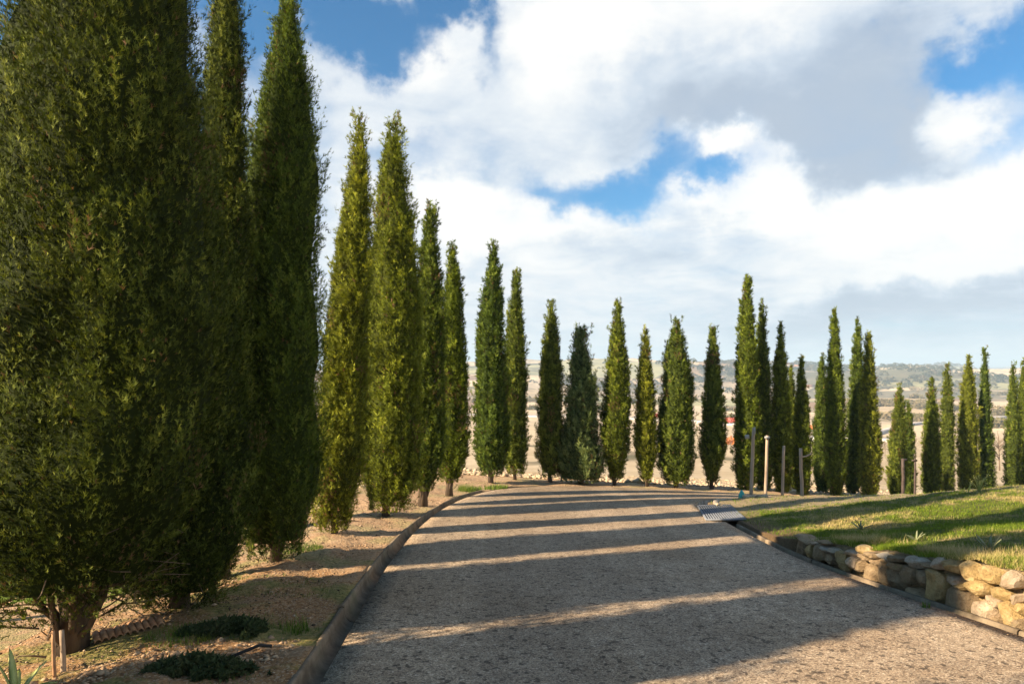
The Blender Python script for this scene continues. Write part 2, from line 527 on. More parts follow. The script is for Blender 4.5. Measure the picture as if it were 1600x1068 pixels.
def mat_foliage(name, a, b, c, dead=(.17, .11, .05), trans=.25):
    """a dark green painting the inner shade, b general green, c young yellow-green tips; the object's own hue comes from a custom property"""
    m, w = new_mat(name)
    k = attr(w, 'tint')
    oi = w.n('ShaderNodeObjectInfo')
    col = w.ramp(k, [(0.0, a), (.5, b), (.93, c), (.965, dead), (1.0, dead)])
    hs = w.n('ShaderNodeHueSaturation')
    w.val(hs.inputs['Hue'], w.math('MULTIPLY_ADD', oi.outputs['Random'], -.030, .506))
    w.val(hs.inputs['Value'], w.math('MULTIPLY_ADD', oi.outputs['Random'], .30, .88))
    w.val(hs.inputs['Color'], col)
    col = hs.outputs[0]
    w.val(w.b.inputs['Base Color'], col)
    w.b.inputs['Roughness'].default_value = .8
    w.b.inputs['Specular IOR Level'].default_value = .10
    tr = w.n('ShaderNodeBsdfTranslucent'); w.val(tr.inputs[0], w.mix(1, col, (1.3, 1.25, .6), 'MULTIPLY'))
    mx = w.n('ShaderNodeMixShader'); mx.inputs[0].default_value = trans
    w.val(mx.inputs[1], w.b.outputs[0]); w.val(mx.inputs[2], tr.outputs[0])
    w.val(w.out.inputs['Surface'], mx.outputs[0])
    return m

def mat_simple(name, a, b, scale=20.0, rough=.85, bump=.4, stretch=None, metal=0, dist=.01):
    m, w = new_mat(name)
    v = w.obj
    if stretch: v = w.vec('MULTIPLY', v, stretch)
    n = w.noise(v, scale, 6, .65)
    w.val(w.b.inputs['Base Color'], w.mix(w.sm(n, .32, .68), a, b))
    w.b.inputs['Roughness'].default_value = rough
    w.b.inputs['Metallic'].default_value = metal
    if bump: w.val(w.b.inputs['Normal'], w.bump(n, bump, dist))
    return m

def mat_stone(name, a, b, c):
    m, w = new_mat(name)
    oi = w.n('ShaderNodeObjectInfo')
    p = w.vec('ADD', w.pos, w.vec('MULTIPLY', (7.0, 3.0, 5.0), oi.outputs['Random']))
    n = w.noise(p, 9.0, 8, .7, .4); n2 = w.noise(p, 50.0, 5, .75)
    col = w.ramp(n, [(.3, a), (.52, b), (.72, c)])
    col = w.mix(w.math('MULTIPLY', w.sm(n2, .5, .68), .6), col, w.mix(1, col, (.45, .42, .36), 'MULTIPLY'))
    li = w.noise(p, 17.0, 5, .6)
    col = w.mix(w.math('MULTIPLY', w.sm(li, .60, .68), .55), col, (.27, .25, .10))
    hs = w.n('ShaderNodeHueSaturation'); w.val(hs.inputs['Color'], col)
    w.val(hs.inputs['Value'], w.math('MULTIPLY_ADD', oi.outputs['Random'], .35, .82))
    w.val(w.b.inputs['Base Color'], hs.outputs[0])
    w.val(w.b.inputs['Normal'], w.bump(w.math('MULTIPLY_ADD', n2, .6, n), 1.0, .05))
    return m

def mat_terrain():
    m, w = new_mat('farmland')
    p = w.pos
    sp = w.n('ShaderNodeSeparateXYZ'); w.val(sp.inputs[0], p)
    d = w.vec('LENGTH', w.vec('MULTIPLY', p, (1, 1, 0)))
    wv = w.vec('MULTIPLY', w.vec('SUBTRACT', w.n('ShaderNodeTexNoise').outputs[1], (.5, .5, .5)), (0, 0, 0))
    nz = w.n('ShaderNodeTexNoise'); w.val(nz.inputs['Vector'], p); nz.inputs['Scale'].default_value = .0035; nz.inputs['Detail'].default_value = 4
    wv = w.vec('MULTIPLY', w.vec('SUBTRACT', nz.outputs['Color'], (.5, .5, .5)), (360, 360, 0))
    pw = w.vec('ADD', w.vec('MULTIPLY', p, (1, 1, 0)), wv)
    cell = w.voro(pw, .0042, 'Color')
    sc = w.n('ShaderNodeSeparateColor'); w.val(sc.inputs[0], cell)
    field = w.ramp(sc.outputs[0], [(0.0, (.46, .37, .25)), (.24, (.60, .49, .34)), (.44, (.36, .26, .17)), (.56, (.55, .46, .32)), (.70, (.36, .35, .20)), (.84, (.30, .20, .13))], 'CONSTANT')
    med = w.noise(p, .02, 7, .65)
    field = w.mix(w.sm(med, .36, .66), w.mix(1, field, (1.12, 1.08, 1.02), 'MULTIPLY'), w.mix(1, field, (.76, .76, .78), 'MULTIPLY'))
    field = w.mix(w.sm(w.math('MULTIPLY_ADD', med, 120.0, d), 420, 330), field, w.mix(w.sm(med, .35, .65), (.54, .44, .30), (.42, .33, .21)))
    # plough lines following the plot
    fine = w.noise(w.vec('MULTIPLY', p, (.25, 1.0, 1.0)), .5, 5, .7)
    field = w.mix(w.sm(fine, .4, .7), field, w.mix(1, field, (.82, .80, .78), 'MULTIPLY'))
    # hedges between the plots
    edge = w.voro(pw, .0042, 'Distance', 'DISTANCE_TO_EDGE')
    hedge = w.math('MULTIPLY', w.sm(edge, .030, .012), w.sm(w.noise(p, .01, 3, .5), .42, .52))
    col = w.mix(w.math('MULTIPLY', hedge, .85), field, w.ramp(w.noise(p, .06, 3, .6), [(.3, (.07, .08, .04)), (.7, (.17, .13, .08))]))
    # woods and scrub in the gullies
    wn = w.noise(pw, .0026, 6, .6)
    wood = w.math('MULTIPLY', w.sm(wn, .505, .535), w.sm(d, 600, 1100))
    wn2 = w.noise(p, .03, 5, .75)
    col = w.mix(w.math('MULTIPLY', wood, .92), col, w.ramp(wn2, [(.3, (.08, .09, .06)), (.6, (.15, .13, .09)), (.8, (.26, .20, .14))]))
    # the near ploughed strip, cloddy and pale, and the lower yard
    cl = w.noise(p, 2.2, 7, .75)
    clod = w.ramp(cl, [(.30, (.22, .15, .09)), (.5, (.46, .35, .22)), (.68, (.66, .54, .38))])
    col = w.mix(w.sm(w.math('MULTIPLY_ADD', med, 30.0, d), 95, 75), col, clod)
    gr = w.math('MULTIPLY', w.sm(w.math('ABSOLUTE', w.math('SUBTRACT', w.math('MULTIPLY_ADD', med, 50.0, d), 96.0)), 14, 4), .75)
    col = w.mix(gr, col, (.20, .22, .07))
    yard = w.math('MULTIPLY', w.sm(sp.outputs[0], -3.2, -4.2), w.sm(w.math('MULTIPLY_ADD', cl, 2.0, sp.outputs[1]), 16.5, 14.5))
    yc = w.mix(w.sm(w.noise(p, 1.0, 5, .6), .35, .65), (.50, .38, .27), (.38, .28, .19))
    gn = w.sm(w.math('MULTIPLY_ADD', w.noise(p, .8, 4, .6), 4.0, sp.outputs[1]), 12.2, 12.9)
    yc = w.mix(gn, yc, w.mix(cl, (.06, .12, .015), (.22, .28, .05)))
    col = w.mix(yard, col, yc)
    w.val(w.b.inputs['Base Color'], col)
    w.b.inputs['Roughness'].default_value = 1.0
    w.b.inputs['Specular IOR Level'].default_value = .05
    w.val(w.b.inputs['Normal'], w.bump(cl, .8, .25))
    return m

M = {}
M['road'] = mat_road()
M['concrete'] = mat_concrete('gutter concrete')
M['kerb'] = mat_concrete('pale kerb concrete', (.50, .43, .34), (.30, .25, .18))
M['dirt'] = mat_dirt()
M['lawn'] = mat_lawn()
M['terrain'] = mat_terrain()
M['cypress'] = mat_foliage('cypress foliage', (.018, .027, .007), (.100, .150, .022), (.22, .27, .042))
M['cypress_dark'] = mat_foliage('cypress foliage with painted shade', (.010, .016, .005), (.062, .090, .014), (.19, .225, .038), trans=.2)  # darker copy of the cypress greens, painting in the near crowns' shade
M['cypress_yellow'] = mat_foliage('yellow-green cypress foliage', (.026, .034, .007), (.130, .175, .019), (.28, .33, .036))
M['cypress_blue'] = mat_foliage('blue-green cypress foliage', (.018, .032, .012), (.105, .165, .055), (.22, .29, .10))
M['bark'] = mat_simple('cypress bark', (.05, .036, .025), (.13, .092, .06), 18, .95, .9, (1, 1, .12), dist=.02)
M['twig'] = mat_simple('dry twigs', (.12, .085, .055), (.24, .17, .11), 30, .95, .3)
M['wood'] = mat_simple('weathered post wood', (.30, .22, .155), (.44, .34, .245), 14, .85, .5, (1, 1, .08))
M['darkmetal'] = mat_simple('dark brown metal', (.055, .040, .034), (.09, .066, .055), 12, .6, .1)
M['steel'] = mat_simple('galvanised steel', (.15, .165, .19), (.23, .245, .27), 14, .6, .1, metal=.25)
M['greymetal'] = mat_simple('grey fitting', (.22, .22, .22), (.34, .33, .31), 12, .5, .1)
M['dark'] = mat_simple('painted recess shade', (.03, .026, .02), (.05, .043, .034), 9, .95, .5)  # near-black stands in for shade in the culvert and between the ribs
M['terracotta'] = mat_simple('weathered terracotta', (.34, .17, .085), (.46, .28, .15), 12, .9, .5)
M['stone_y'] = mat_stone('ochre sandstone', (.30, .20, .085), (.50, .35, .15), (.62, .48, .27))
M['stone_b'] = mat_stone('brown sandstone', (.22, .15, .085), (.36, .26, .15), (.46, .35, .22))
M['stone_p'] = mat_stone('pink-white limestone', (.40, .29, .18), (.57, .44, .30), (.68, .58, .44))
M['stone_w'] = mat_stone('pale grey limestone', (.34, .28, .20), (.48, .41, .31), (.64, .57, .46))
M['mortar'] = mat_simple('sandy mortar', (.16, .115, .06), (.30, .22, .12), 26, .95, 1.0, dist=.02)
M['clod'] = mat_simple('dry clods', (.36, .27, .17), (.56, .44, .30), 3, .95, .6)
M['earth'] = mat_simple('dug earth', (.26, .16, .09), (.48, .35, .22), 5, .95, .6)
M['pebble'] = mat_simple('bank pebbles', (.32, .195, .105), (.56, .42, .28), 7, .9, .3)
M['grass'] = mat_grass('turf blades', (.075, .135, .010), (.21, .28, .022), (.33, .27, .08), (.60, .48, .21))
M['straw'] = mat_grass('dry straw', (.34, .27, .09), (.60, .48, .22), (.34, .26, .10), (.66, .52, .27))
M['weed'] = mat_grass('fresh green weeds', (.05, .11, .012), (.16, .24, .03), (.10, .15, .02), (.22, .26, .05))
M['creeper'] = mat_grass('dark creeping foliage', (.025, .045, .014), (.065, .09, .03), (.03, .05, .016), (.09, .10, .04), trans=.15)
M['agave'] = mat_simple('pale variegated leaf', (.11, .15, .07), (.30, .30, .17), 5, .55, .1, (1, 1, 1))
M['iris'] = mat_simple('yellow-green sword leaf', (.22, .33, .06), (.55, .52, .22), 4, .5, .1)
M['wildflower'] = mat_simple('yellowish weed heads', (.30, .32, .06), (.52, .46, .16), 30, .8, .1)
M['teal'] = mat_simple('turquoise plastic', (.05, .36, .30), (.08, .42, .36), 4, .4, 0)
M['red'] = mat_simple('red painted metal', (.34, .06, .045), (.40, .09, .06), 4, .5, 0)
M['white'] = mat_simple('white painted metal', (.72, .70, .66), (.8, .79, .76), 4, .5, 0)
M['glass'] = mat_simple('dark window glass', (.02, .025, .03), (.03, .035, .04), 4, .1, 0)
M['rubber'] = mat_simple('tyre rubber', (.02, .02, .02), (.03, .03, .03), 4, .8, 0)
M['tarmac'] = mat_simple('pale country road', (.42, .38, .34), (.52, .48, .43), .2, .9, .1)
M['roof'] = mat_simple('far roof tiles', (.36, .18, .11), (.46, .26, .17), .8, .9, .2)
M['plaster'] = mat_simple('far plaster', (.52, .43, .32), (.62, .53, .41), .5, .9, .1)
M['bush'] = mat_foliage('valley scrub', (.10, .095, .05), (.18, .16, .08), (.26, .21, .12), trans=.1)
M['autumn'] = mat_simple('orange autumn leaves', (.50, .17, .04), (.66, .28, .08), 2, .9, .2)
M['farwood'] = mat_foliage('far wood', (.035, .05, .035), (.07, .08, .05), (.14, .12, .08), trans=.05)

# ------------------------------------------------------------------ ground sheets
def build_ground():
    az = np.r_[np.arange(-180, -72, 4.0), np.arange(-72, 52, .4), np.arange(52, 180.1, 4.0)]
    rr = np.exp(np.linspace(math.log(1.2), math.log(9000), 330))
    A, D = np.meshgrid(np.radians(az), rr)
    x, y = D * np.sin(A), D * np.cos(A)
    z = G(x, y)
    q = sdist(x, y, LC); r = -sdist(x, y, RC)
    lim = np.where((x < 22) & (y < 23), 1.3, .3)
    inroad = (q < lim) & (r < lim)
    inlawn = (r >= lim) & (x < 23) & (y < 24) & (y > -3)
    z = np.where(inroad, plane(x, y) - .6, z - np.where(q >= lim, .16 * (1 - sstep(4.3, 6.6, q)) * (x < 23), 0) - np.where(inlawn, .16, 0))
    rough = sstep(19, 24, D) * (1 - sstep(60, 90, D)) * sstep(.8, 3, q)
    z = z + rough * .10 * fbm(x * 1.1, y * 1.1, 77, 3)
    V = np.stack([x, y, z], -1).reshape(-1, 3)
    n0 = int(np.searchsorted(rr, 900))
    nv = len(az)
    fa = grid_faces(n0 + 1, nv)
    V0 = V[:(n0 + 1) * nv]
    # the middle
    V0 = np.vstack([V0, [[0, 0, -1.0]]])
    me = mesh_np('ground', V0, fa, True)
    tag(link('ground', me, M['terrain']), kind='structure')
    V1 = V[n0 * nv:]
    me = mesh_np('hills', V1, grid_faces(len(rr) - n0, nv), True)
    tag(link('hills', me, M['terrain']), kind='structure')
build_ground()

def resample(C, n):
    L = np.r_[0, np.cumsum(np.linalg.norm(np.diff(C, axis=0), axis=1))]
    s = np.linspace(0, L[-1], n)
    return np.stack([np.interp(s, L, C[:, 0]), np.interp(s, L, C[:, 1])], -1)

def build_road():
    n = 420
    A, B = resample(LC, n), resample(RC, n)
    ts = np.r_[0, np.linspace(0, 1, 26), 1]
    P = A[:, None, :] * (1 - ts)[None, :, None] + B[:, None, :] * ts[None, :, None]
    z = plane(P[..., 0], P[..., 1]) + .004 * fbm(P[..., 0] * .8, P[..., 1] * .8, 5, 3) + .0
    z[:, 0] -= .22; z[:, -1] -= .22
    V = np.concatenate([P, z[..., None]], -1).reshape(-1, 3)
    me = mesh_np('road', V, grid_faces(n, len(ts))[:, ::-1], True)
    tag(link('road', me, M['road']), kind='structure')
build_road()

LG = 0.205      # width of the left gutter with its lip
RG = 0.20      # width of the right gutter with its kerb
def build_bank():
    C = LC[(LC[:, 0] < 24)]
    C = C[::1]
    N = normals(C, 1)
    s = np.r_[LG - .03, LG - .02, LG + np.cumsum(np.r_[np.full(30, .045), np.full(30, .09), np.full(14, .2)])]
    s = s[s < 6.8]
    s = np.r_[s, s[-1] + .02]
    P = C[:, None, :] + N[:, None, :] * s[None, :, None]
    x, y = P[..., 0], P[..., 1]
    q = np.broadcast_to(s, x.shape)
    zz = plane(x, y) + bank_h(x, y, q)
    zz += (.018 * fbm(x * 5, y * 5, 61, 4) + .012 * fbm(x * 16, y * 16, 62, 3)) * sstep(LG, LG + .4, q)
    zz[:, 0] -= .25
    zz[:, -1] -= .6
    V = np.stack([x, y, zz], -1).reshape(-1, 3)
    me = mesh_np('bank', V, grid_faces(len(C), len(s)), True)
    tag(link('bank', me, M['dirt']), kind='structure')
build_bank()

RO = offset(RC, -1, RG)          # outer side of the right kerb
_near = RO[RO[:, 1] < 14.2]
_far = RO[(RO[:, 1] > 14.2)]
_far = _far[_far[:, 0] > RO[RO[:, 1] < 14.2][-1, 0]]
def build_lawn():
    v = np.linspace(0, 1, 230)
    yb = -3 + v * 17.2
    xl = np.interp(yb, _near[:, 1], _near[:, 0])
    xl = xl + .26 * sstep(8.85, 8.6, yb)
    s = np.r_[0, 0, np.cumsum(np.r_[np.full(60, .05), np.full(60, .09), np.full(30, .3)])]
    X = xl[:, None] + s[None, :]
    yf = np.interp(X, _far[:, 0], _far[:, 1])
    yf = np.where(X < _far[0, 0], 14.2, yf)
    Y = -3 + v[:, None] * (yf + 3)
    Z = plane(X, Y) + lawn_h(X, Y, s)
    Z += .02 * fbm(X * 3, Y * 3, 71, 4) * sstep(0, .5, np.broadcast_to(s, X.shape))
    Z[:, 0] -= .7
    Zs = Z[-1] - .3
    V = np.stack([X, Y, Z], -1)
    last = np.stack([X[-1], Y[-1], Zs], -1)[None]
    V = np.concatenate([V, last], 0)
    me = mesh_np('lawn', V.reshape(-1, 3), grid_faces(V.shape[0], V.shape[1])[:, ::-1], True)
    tag(link('lawn', me, M['lawn']), kind='structure')
build_lawn()

# swept concrete channels, cast in sections
def channel(name, C, side, prof, label, mat, step=1.0, gap=.008, closed=True):
    L = np.r_[0, np.cumsum(np.linalg.norm(np.diff(C, axis=0), axis=1))]
    N = normals(C, side)
    root = empty(name, (C[0, 0], C[0, 1], float(plane(C[0, 0], C[0, 1]))))
    tag(root, label, 'gutter')
    base = np.array(root.location)
    prof = np.array(prof)
    k = 0
    a = 0.0
    while a < L[-1] - .3:
        b = min(a + step * random.uniform(.92, 1.06), L[-1])
        ss = np.linspace(a + gap, b - gap, 7)
        cx = np.interp(ss, L, C[:, 0]); cy = np.interp(ss, L, C[:, 1])
        nx = np.interp(ss, L, N[:, 0]); ny = np.interp(ss, L, N[:, 1])
        dz = random.uniform(-.004, .004); ds = random.uniform(-.003, .003)
        px = cx[:, None] + nx[:, None] * (prof[None, :, 0] + ds)
        py = cy[:, None] + ny[:, None] * (prof[None, :, 0] + ds)
        pz = plane(cx, cy)[:, None] + prof[None, :, 1] + dz
        V = np.stack([px, py, pz], -1).reshape(-1, 3) - base
        m = len(prof)
        f = grid_faces(7, m, True)
        # flat end caps: a strip from the profile down to the bed
        tri = [f[:, [0, 1, 2]], f[:, [0, 2, 3]]]
        zb = prof[:, 1].min(); tp = m - 2
        for e, fl in ((0, 1), (6, -1)):
            o_ = len(V)
            bt = np.stack([px[e, :tp], py[e, :tp], np.full(tp, plane(cx[e], cy[e]) + zb + dz)], -1) - base
            V = np.vstack([V, bt])
            j = np.arange(tp - 1)
            tri.append(np.stack([e * m + j, e * m + j + 1, o_ + j], -1)[:, ::fl]); tri.append(np.stack([e * m + j + 1, o_ + j + 1, o_ + j], -1)[:, ::fl])
        tri = np.vstack(tri)
        link('channel_section', mesh_np('channel_section', V, tri), mat, root)
        a = b; k += 1
    return root

def arc_prof(w, depth, lip, lh, base=-.24, n=9):
    t = np.linspace(0, math.pi, n)
    pts = [(0.004 + (w) * (1 - math.cos(a)) / 2, -depth * math.sin(a) ** .8 + lh * (1 - math.cos(a)) / 2) for a in t]
    pts += [(w + lip * .35, lh + .006), (w + lip * .85, lh + .002), (w + lip, lh - .02), (w + lip, base), (0.004, base)]
    return pts
seg = LC[(LC[:, 1] > 1.0) & (LC[:, 1] < 16.4) & (LC[:, 0] < .3)]
channel('left_gutter'.replace('left_', 'concrete_'), seg, 1, arc_prof(.15, .12, .05, .015), 'long half-round concrete gutter between the drive and the cypress bank', M['concrete'], step=2.6, gap=.004)
seg = RC[(RC[:, 1] > 1.0) & (RC[:, 1] < 11.15)]
channel('concrete_gutter', seg, -1, arc_prof(.12, .10, .06, -.012, n=7), 'narrow concrete gutter at the foot of the dry stone wall', M['concrete'], step=1.4, gap=.005)
seg = RC[(RC[:, 1] > 13.1) & (RC[:, 0] < 7.2)]
channel('concrete_gutter', seg, -1, arc_prof(.30, .22, .10, .07, base=-.34), 'curved concrete gutter turning the lawn corner behind the steel grate', M['kerb'], step=.5)

# steel drain cover over the culvert
def build_grate():
    c = np.array([(3.60, 13.35), (3.20, 11.35), (3.80, 11.18), (4.20, 13.25)])   # far left, near left, near right, far right
    z = lambda x, y: float(plane(x, y)) + .02
    root = empty('drain_grate', (float(c[:, 0].mean()), float(c[:, 1].mean()), z(*c.mean(0))))
    tag(root, 'grey ribbed steel cover laid over the culvert at the lawn corner', 'grate')
    o = np.array(root.location)
    bars = MB()
    n = 15
    def P(u, v, h=0.0):
        x = (c[0] * (1 - u) + c[3] * u) * (1 - v) + (c[1] * (1 - u) + c[2] * u) * v
        return np.array([x[0], x[1], z(*x) + h + .03 * u]) - o
    for i in range(n):
        u0, u1 = (i + .02) / n, (i + .5) / n
        V = []
        for v in (0, 1):
            V += [P(u0, v, -.02), P(u1, v, -.02), P(u1, v, .016), P(u0, v, .016)]
        f = [(0, 1, 2), (0, 2, 3), (4, 6, 5), (4, 7, 6), (3, 2, 6), (3, 6, 7), (0, 3, 7), (0, 7, 4), (1, 5, 6), (1, 6, 2)]
        bars.add(V, np.array(f))
    b = bars.obj('rib', M['steel'], root); b['kind'] = 'stuff'
    pl = MB()
    V = [P(0, 0, -.004), P(1, 0, -.004), P(1, 1, -.004), P(0, 1, -.004), P(0, 0, -.03), P(1, 0, -.03), P(1, 1, -.03), P(0, 1, -.03)]
    pl.add(V, np.array([(0, 1, 2), (0, 2, 3), (4, 6, 5), (4, 7, 6), (0, 4, 5), (0, 5, 1), (1, 5, 6), (1, 6, 2), (2, 6, 7), (2, 7, 3), (3, 7, 4), (3, 4, 0)]))
    pl.obj('plate', M['dark'], root)  # dark sheet that paints in the shade between the ribs
    fr = MB()
    for a, b_ in ((0, 1), (2, 3), (1, 2), (3, 0)):
        q = [(0, 0), (0, 1), (1, 1), (1, 0)]
        fr.tube([P(*q[a], .0), P(*q[b_], .0)], [.016, .016], 4)
    fr.obj('frame', M['steel'], root)
build_grate()

def build_culvert():
    root = empty('culvert', (3.6, 11.1, float(plane(3.6, 11.1))))
    tag(root, 'dark open culvert mouth under the near end of the steel cover', 'culvert')
    o = np.array(root.location)
    m = MB()
    m.box(np.array([3.62, 12.2, plane(3.62, 12.2) - .30]) - o, (.42, 2.3, .30), R(-4), R(-4.6))
    m.obj('channel_floor', M['dark'], root)
    m = MB()
    m.box(np.array([3.86, 11.0, plane(3.86, 11.0) - .10]) - o, (.10, .65, .26), R(22), R(-4))
    m.obj('side_kerb', M['kerb'], root)
build_culvert()

# ------------------------------------------------------------------ dry stone wall
WALL_S = RG + .05
WC = offset(RC, -1, WALL_S)
WC = WC[(WC[:, 1] > 1.2) & (WC[:, 1] < 8.75)]
def wall_hit(px, py):
    u, v = ray(px, py)
    f = WC[:, 0] - u * WC[:, 1]      # zero where the ray meets the face line
    i = np.where(np.diff(np.sign(f)) != 0)[0]
    if not len(i): return None
    i = i[0]; t = f[i] / (f[i] - f[i + 1])
    p = WC[i] * (1 - t) + WC[i + 1] * t
    tg = WC[i + 1] - WC[i]; tg /= np.linalg.norm(tg)
    return np.array([p[0], p[1], CZ + v * p[1]]), tg

def stone_mesh(w, h, d, seed, blocky=.5):
    """uneven boulder: a rounded box of 6x4 cells pushed about by noise"""
    r = np.random.default_rng(seed)
    n = 4
    vs, fs, off = [], [], 0
    u = np.linspace(-1, 1, n + 1)
    A, B = np.meshgrid(u, u, indexing='ij')
    for ax in range(3):
        for sg in (-1, 1):
            P = np.zeros((n + 1, n + 1, 3))
            P[..., ax] = sg; P[..., (ax + 1) % 3] = A; P[..., (ax + 2) % 3] = B
            vs.append(P.reshape(-1, 3))
            f = grid_faces(n + 1, n + 1)
            if sg > 0: f = f[:, ::-1]
            fs.append(f + off); off += (n + 1) ** 2
    V = np.vstack(vs); Fq = np.vstack(fs)
    key = np.round(V * 1000).astype(int)
    _, idx, inv = np.unique(key, axis=0, return_index=True, return_inverse=True)
    V = V[idx]; Fq = inv.reshape(-1)[Fq]
    rr_ = np.linalg.norm(V, axis=1)[:, None]
    k = blocky
    S_ = V / rr_ * 1.18
    V = V * k + S_ * (1 - k)
    nz = fbm(V[:, 0] * 1.1 + seed * 3.3, V[:, 1] * 1.1 + V[:, 2] * 1.7, seed, 3)
    nz2 = fbm(V[:, 0] * 2.6 - seed, V[:, 2] * 2.6 + V[:, 1] * 2.1, seed + 9, 2)
    V = V * (1 + .13 * nz + .06 * nz2)[:, None]
    for _ in range(9):      # chisel flat faces
        nn = unit(r.standard_normal(3)); dd = r.uniform(.80, 1.02)
        ex = V @ nn - dd
        V = V - np.maximum(ex, 0)[:, None] * nn * .9
    sh = r.uniform(-.16, .16, 2)
    V[:, 0] += sh[0] * V[:, 2]; V[:, 2] += sh[1] * V[:, 0]
    V = V * np.array([w / 2, d / 2, h / 2])
    me = mesh_np('stone', V, Fq, False)
    # bevelled look without losing the broken faces
    sm = np.zeros(len(Fq), bool); me.polygons.foreach_set('use_smooth', sm)
    return me

def build_wall():
    root = empty('dry_stone_wall', (float(WC[-1, 0]), float(WC[-1, 1]), float(plane(WC[-1, 0], WC[-1, 1]))))
    tag(root, 'low wall of rough ochre stones holding back the lawn beside the drive', 'stone wall')
    o = np.array(root.location)
    z2 = [(180, 245, 105, 145, 'stone_b', .3), (285, 270, 115, 195, 'stone_b', .4), (380, 305, 80, 155, 'stone_y', .5), (485, 335, 145, 215, 'stone_b', .5),
          (590, 285, 130, 62, 'stone_w', .5), (630, 410, 115, 135, 'stone_b', .4), (205, 158, 115, 70, 'stone_b', .6), (312, 175, 160, 60, 'stone_b', .6),
          (425, 215, 70, 42, 'stone_p', .5), (775, 430, 155, 235, 'stone_y', .3), (912, 455, 115, 200, 'stone_p', .5), (993, 490, 80, 155, 'stone_b', .5),
          (1000, 288, 150, 90, 'stone_y', .2), (1035, 372, 95, 80, 'stone_b', .4), (1120, 350, 120, 75, 'stone_b', .5), (1155, 435, 130, 68, 'stone_b', .7),
          (1108, 558, 180, 175, 'stone_b', .6), (1265, 552, 88, 275, 'stone_b', .7), (1270, 375, 185, 58, 'stone_w', .6), (1430, 403, 145, 70, 'stone_b', .7),
          (1410, 490, 135, 95, 'stone_b', .7), (1410, 652, 205, 225, 'stone_b', .3), (1340, 440, 90, 60, 'stone_b', .5),
          (690, 560, 90, 60, 'stone_b', .5), (870, 330, 150, 60, 'stone_p', .4), (540, 205, 120, 50, 'stone_b', .5), (650, 300, 100, 50, 'stone_p', .4)]
    z3 = [(240, 195, 215, 135, 'stone_w', .35), (500, 215, 135, 120, 'stone_p', .25), (400, 240, 100, 60, 'stone_b', .4), (200, 345, 195, 205, 'stone_b', .6),
          (355, 400, 115, 225, 'stone_b', .6), (262, 560, 235, 155, 'stone_b', .5), (492, 492, 155, 375, 'stone_y', .7), (655, 250, 165, 135, 'stone_y', .3),
          (850, 290, 240, 185, 'stone_y', .5), (1088, 338, 215, 185, 'stone_y', .15), (1315, 405, 225, 190, 'stone_p', .3), (668, 402, 155, 105, 'stone_p', .6),
          (920, 480, 295, 175, 'stone_y', .7), (1180, 540, 235, 130, 'stone_y', .5), (1370, 600, 110, 110, 'stone_p', .7), (722, 622, 335, 300, 'stone_b', .7),
          (1002, 742, 245, 265, 'stone_p', .25), (1133, 632, 115, 95, 'stone_p', .6), (1292, 800, 245, 310, 'stone_y', .3), (1430, 730, 120, 130, 'stone_y', .5),
          (880, 800, 80, 90, 'stone_y', .4), (1150, 880, 110, 110, 'stone_b', .4), (1420, 900, 100, 150, 'stone_b', .4), (780, 470, 120, 60, 'stone_y', .4),
          (600, 740, 120, 50, 'stone_b', .4)]
    L = [(1220 + a / 7.63, 820 + b / 7.63, w / 7.63, h / 7.63, m, k) for a, b, w, h, m, k in z2]
    L += [(1400 + a / 7.12, 850 + b / 7.12, w / 7.12, h / 7.12, m, k) for a, b, w, h, m, k in z3]
    i = 0
    def place(p, tg, w, h, mat, k, depth=.2, proud=0.0):
        nonlocal i
        i += 1
        me = stone_mesh(w, h, depth, 100 + i, k)
        s = link('stone', me, M[mat], root)
        nrm = np.array([tg[1], -tg[0]])
        q = p.copy(); q[:2] += nrm * (depth * .12 + proud)
        s.location = q - o
        s.rotation_euler = (random.uniform(-.06, .06), random.uniform(-.08, .08), math.atan2(tg[1], tg[0]) + math.pi + random.uniform(-.06, .06))
    for px, py, w, h, mt, k in L:
        r_ = wall_hit(px, py)
        if r_ is None: continue
        p, tg = r_
        a = wall_hit(px - w / 2, py); b = wall_hit(px + w / 2, py)
        ww = np.linalg.norm(a[0][:2] - b[0][:2]) if a and b else w / F * p[1] * 1.5
        hh = h / F * p[1]
        place(p, tg, ww * .99, hh * .99, mt, k, depth=.22)
    # the wall goes on beside the camera
    y = 4.95
    while y > 1.6:
        H = float(np.interp(y, HD[:, 0], HD[:, 1])); z = 0.0
        w = random.uniform(.2, .36)
        while z < H:
            h = min(random.uniform(.12, .24), H - z + .05)
            j = int(np.argmin(abs(WC[:, 1] - (y - w / 2)))); j = min(j, len(WC) - 2)
            tg = WC[j + 1] - WC[j]; tg /= np.linalg.norm(tg)
            place(np.array([WC[j, 0], WC[j, 1], plane(WC[j, 0], WC[j, 1]) + z + h / 2]), tg, w, h, random.choice(['stone_y', 'stone_b', 'stone_p', 'stone_y']), .5, .22)
            z += h * .96
        y -= w * .97
    # earth and mortar behind the faces
    N = normals(WC, -1)
    Cc = WC[::3]; Nn = N[::3]
    H = np.interp(Cc[:, 1], HD[:, 0], HD[:, 1]) - .02
    H = np.where(Cc[:, 1] > 8.55, .02, H)
    s_ = [(.035, -.12), (.035, 0), (.045, 1), (.30, 1), (.30, -.12)]
    V = []
    for (cx, cy), (nx, ny), hh in zip(Cc, Nn, H):
        zb = float(plane(cx, cy))
        for a, b in s_:
            zz = -.12 if b < 0 else (hh * b)
            V.append((cx + nx * a, cy + ny * a, zb + zz))
    V = np.array(V)
    V[:, :2] += .012 * np.stack([vnoise(V[:, 0] * 9, V[:, 1] * 9, V[:, 2] * 9, 1), vnoise(V[:, 0] * 9, V[:, 1] * 9, V[:, 2] * 9, 2)], -1)
